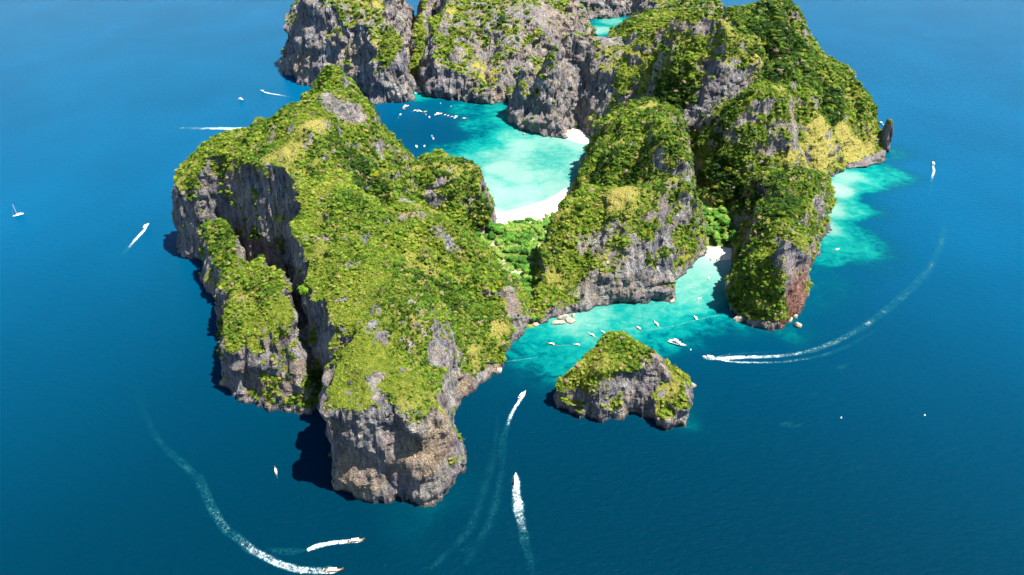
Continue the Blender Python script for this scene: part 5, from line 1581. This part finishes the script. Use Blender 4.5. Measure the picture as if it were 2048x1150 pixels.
def wake(pts, label, z=.12, n=12, core=1.0):
    """pts: (u, v, width m, foam 0..1) from the boat backwards"""
    P = np.array([[*G(a[0], a[1]), a[2], a[3]] for a in pts])
    C = catmull(P, n)
    d = np.gradient(C[:, :2], axis=0); d /= np.linalg.norm(d, axis=1, keepdims=True) + 1e-9
    nr = np.stack([-d[:, 1], d[:, 0]], -1)
    K = 9
    V = []; A = []
    wk[0] += 1
    for i, c in enumerate(C):
        for k in range(K):
            t = k / (K - 1) * 2 - 1
            w = c[2] / 2 * (1 + .25 * float(vnoise(np.array([c[0] / 7]), np.array([c[1] / 7]), np.array([t * 2.]), wk[0])[0]))
            # long foam edges brighter than the middle once the wake opens up
            fa = min(1, c[3] * 1.6)
            prof = ((1 - t ** 4) * fa + (1 - abs(t)) ** 1.3 * (1 - fa)) * (core + (1 - core) * abs(t) ** 1.5 * 1.6)
            if c[3] < .6:
                prof *= 1.0 + 0.5 * float(vnoise(np.array([c[0] / 11]), np.array([c[1] / 11]), np.array([t]), wk[0] + 5)[0])
            V.append((c[0] + nr[i, 0] * w * t, c[1] + nr[i, 1] * w * t, z + .002 * wk[0]))
            A.append(max(0, min(1, c[3] * prof)) if 0 < k < K - 1 else 0)
    me = mesh_np('wake', V, grid_faces(K, len(C)), M['foam'], smooth=True)
    set_attr(me, 'foam', A)
    o = link('wake', me)
    o['kind'] = 'stuff'
    o['label'] = label
    return o


wake([(1032, 944, 1.5, .8), (1032, 960, 7.5, 1), (1033, 988, 9, 1), (1036, 1010, 11, 1), (1042, 1050, 9, .85), (1050, 1085, 8, .6), (1058, 1112, 8, .38), (1064, 1150, 8, .2)], 'white wake behind the large speedboat', core=.85)
wake([(1050, 783, 1, .8), (1045, 791, 6, 1), (1036, 806, 4.5, 1), (1024, 826, 4.5, .9), (1016, 848, 5, .7), (1008, 872, 7, .4), (1002, 905, 10, .2), (1000, 950, 14, .1)], 'wake behind the speedboat heading for the cove')
wake([(995, 830, 6, .18), (990, 890, 8, .22), (975, 960, 10, .24), (955, 1020, 10, .26), (930, 1070, 9, .30), (890, 1110, 9, .24), (860, 1140, 9, .2)], 'old faint foam trail between headland and large speedboat')
wake([(1015, 880, 6, .12), (1000, 960, 9, .22), (985, 1030, 10, .25), (960, 1080, 10, .2), (930, 1130, 10, .16)], 'second faint foam trail left of the large speedboat')
wake([(726, 1081, 1, .8), (714, 1082, 5, 1), (695, 1083, 5, 1), (665, 1086, 5.5, 1), (640, 1091, 6, 1), (618, 1099, 4.5, 1), (612, 1102, 2, .3)], 'short bright wake behind the red seated longtail boat')
wake([(620, 1098, 4, .1), (590, 1103, 7, .4), (565, 1102, 7, .4), (530, 1100, 6, .2)], 'patch of old foam at the tail of the short wake')
wake([(680, 1140, 1, .8), (668, 1141, 7, 1), (655, 1141, 7.5, 1), (620, 1142, 8, .9), (580, 1135, 8, .95), (545, 1122, 8, .95), (515, 1105, 8, .9), (492, 1090, 8, .8), (470, 1072, 8, .6), (450, 1055, 8, .7), (432, 1030, 8, .64), (412, 990, 8, .6), (395, 955, 8, .52), (345, 910, 7, .42), (318, 880, 7, .34), (290, 830, 7, .25), (272, 770, 7, .12), (262, 710, 7, .08)], 'long curved wake sweeping from the left towards the bottom longtail boat', core=.9)
wake([(552, 948, 1.5, .6), (555, 960, 1.2, .3), (556, 975, 1, .1)], 'tiny wake behind the idling longtail boat')
# long double wake
wake([(1404, 715, 1, .8), (1414, 716, 6, 1), (1440, 717, 7, 1), (1475, 715, 8, .95), (1520, 714, 7, .9), (1560, 712, 6.5, .8), (1600, 706, 6, .75), (1640, 696, 8, .68), (1690, 674, 9, .62), (1740, 645, 10, .58), (1790, 606, 11, .55), (1840, 560, 11, .52), (1870, 520, 11, .48), (1887, 470, 11, .42), (1890, 440, 5, .2)], 'long wake curving right from the turning speedboat, upper strand')
wake([(1430, 717, 3, 1), (1460, 723, 4, .9), (1500, 725, 4, .85), (1545, 725, 3.6, .7), (1590, 721, 4, .66), (1640, 712, 4.5, .55), (1700, 690, 5, .4), (1760, 655, 3, .16), (1820, 610, 3, .1)], 'long wake curving right from the turning speedboat, lower strand')
wake([(1432, 715, 2, .8), (1460, 709, 2.6, .6), (1500, 706, 2.4, .45), (1550, 704, 2.2, .2), (1600, 702, 2, .1)], 'thin top foam strand of the long double wake')
wake([(1500, 733, 2, .25), (1560, 738, 2, .2), (1640, 738, 2, .16), (1720, 722, 2.5, .14), (1800, 690, 2.5, .12), (1880, 655, 2.5, .08)], 'faint outer ripple of foam under the double wake')
wake([(1866, 330, 2.5, 1), (1868, 342, 5, 1), (1865, 352, 5, .85), (1863, 366, 5, .55), (1860, 382, 6, .38), (1857, 396, 6, .18)], 'short wake of the speedboat right of the grass slope')
wake([(1848, 335, 3, .15), (1856, 350, 4, .25), (1861, 372, 4, .15)], 'faint foam beside the short wake on the right')
wake([(294, 453, 2.5, 1), (286, 463, 6, 1), (274, 476, 6.5, 1), (262, 490, 6, .85), (252, 502, 6, .55), (244, 515, 6, .34), (240, 526, 5, .15)], 'bright curved wake left of the shaded cliffs')
wake([(490, 257, 14, 1), (460, 257, 15, 1), (430, 257, 16, .9), (400, 257, 16, .75), (370, 256, 16, .6), (340, 255, 16, .4), (310, 254, 16, .2)], 'straight white wake emerging from behind the ridge on the left')
wake([(524, 183, 4, 1), (536, 186, 7, 1), (552, 189, 6, .95), (570, 192, 5, .8), (590, 196, 5, .35), (605, 198, 5, .1)], 'straight wake from the back cliffs')
wake([(482, 199, 5, .5), (474, 196, 5, .4), (466, 193, 5, .15)], 'small foam patch behind the drifting cruiser')
wake([(1768, 250, 3, .9), (1762, 246, 4, .9), (1754, 241, 3.5, .6), (1748, 237, 3, .2)], 'short wake seen left of the rock pillar')
wake([(1740, 176, 6, .08), (1780, 205, 6, .14), (1815, 225, 6, .16), (1850, 250, 6, .12), (1880, 275, 6, .06)], 'faint old trail on the sea right of the summit ridge')
wake([(802, 229, 1.6, .8), (797, 235, 2.5, .6), (792, 241, 2.5, .4), (787, 250, 2.5, .15)], 'thin wake crossing the dark water of the bay')
for i, (u, v, w, a) in enumerate([(1570, 850, 9, .34), (1590, 853, 5, .3), (1680, 735, 9, .3), (1700, 940, 9, .22), (1720, 935, 7, .2), (1620, 790, 8, .18), (1510, 770, 5, .2), (930, 1100, 10, .2), (1150, 980, 5, .12), (1660, 800, 6, .16)]):
    wake([(u - 14, v + 3, w * .3, .05), (u - 6, v + 1, w * .8, a), (u + 2, v, w, a * 1.1), (u + 10, v - 3, w * .7, a), (u + 18, v - 8, w * .3, .05)], 'drifting patch of foam on the open water', n=6)


def float_line(pts, label):
    P = catmull(np.array([[*G(u, v)] for u, v in pts]), 8)
    b = bmesh.new()
    for a, c in zip(P[:-1], P[1:]):
        rod(b, (a[0], a[1], .25), (c[0], c[1], .25), .07, 5)
    r = fin(b, 'float_line', M['rope'], None)
    seg = np.linalg.norm(np.diff(P, axis=0), axis=1).sum()
    k = int(seg / 13)
    cum = np.concatenate([[0], np.cumsum(np.linalg.norm(np.diff(P, axis=0), axis=1))])
    me = None
    for i in range(k):
        s = (i + .5) / k * seg
        x = np.interp(s, cum, P[:, 0]); y = np.interp(s, cum, P[:, 1])
        if me is None:
            bb = bmesh.new(); bmesh.ops.create_icosphere(bb, subdivisions=2, radius=.24)
            me = bpy.data.meshes.new('buoy'); bb.to_mesh(me); bb.free(); me.materials.append(M['white'])
        o = link('buoy', me, r); o.location = (x, y, .25)
    tag(r, label, 'float line')


float_line([(1287, 662), (1320, 657), (1360, 649), (1390, 641), (1440, 630)], 'white float line with small buoys crossing the turquoise cove behind the islet')
float_line([(1110, 691), (1135, 691), (1150, 690), (1168, 688)], 'short white float line joining two longtail boats left of the islet')
float_line([(1012, 724), (1030, 721), (1052, 718), (1075, 714)], 'thin float line running from the headland shore into the cove')


def buoy(u, v, label):
    x, y = G(u, v)
    b = bmesh.new(); bmesh.ops.create_uvsphere(b, u_segments=12, v_segments=8, radius=.75)
    for v_ in b.verts:
        if v_.co.z > .6: v_.co.z += .5
    o = fin(b, 'mooring_buoy', M['white'], None, True); o.location = (x, y, .25)
    tag(o, label, 'buoy')


buoy(1682, 836, 'white mooring buoy alone in deep water, left one of two at lower right')
buoy(1849, 831, 'white mooring buoy alone in deep water, right one of two at lower right')
buoy(1381, 700, 'small white buoy just ahead of the moored motor yacht')
buoy(881, 207, 'white buoy in the bay above the moored row of boats')
buoy(902, 213, 'white buoy in the bay right of the upper one')

print('script done')
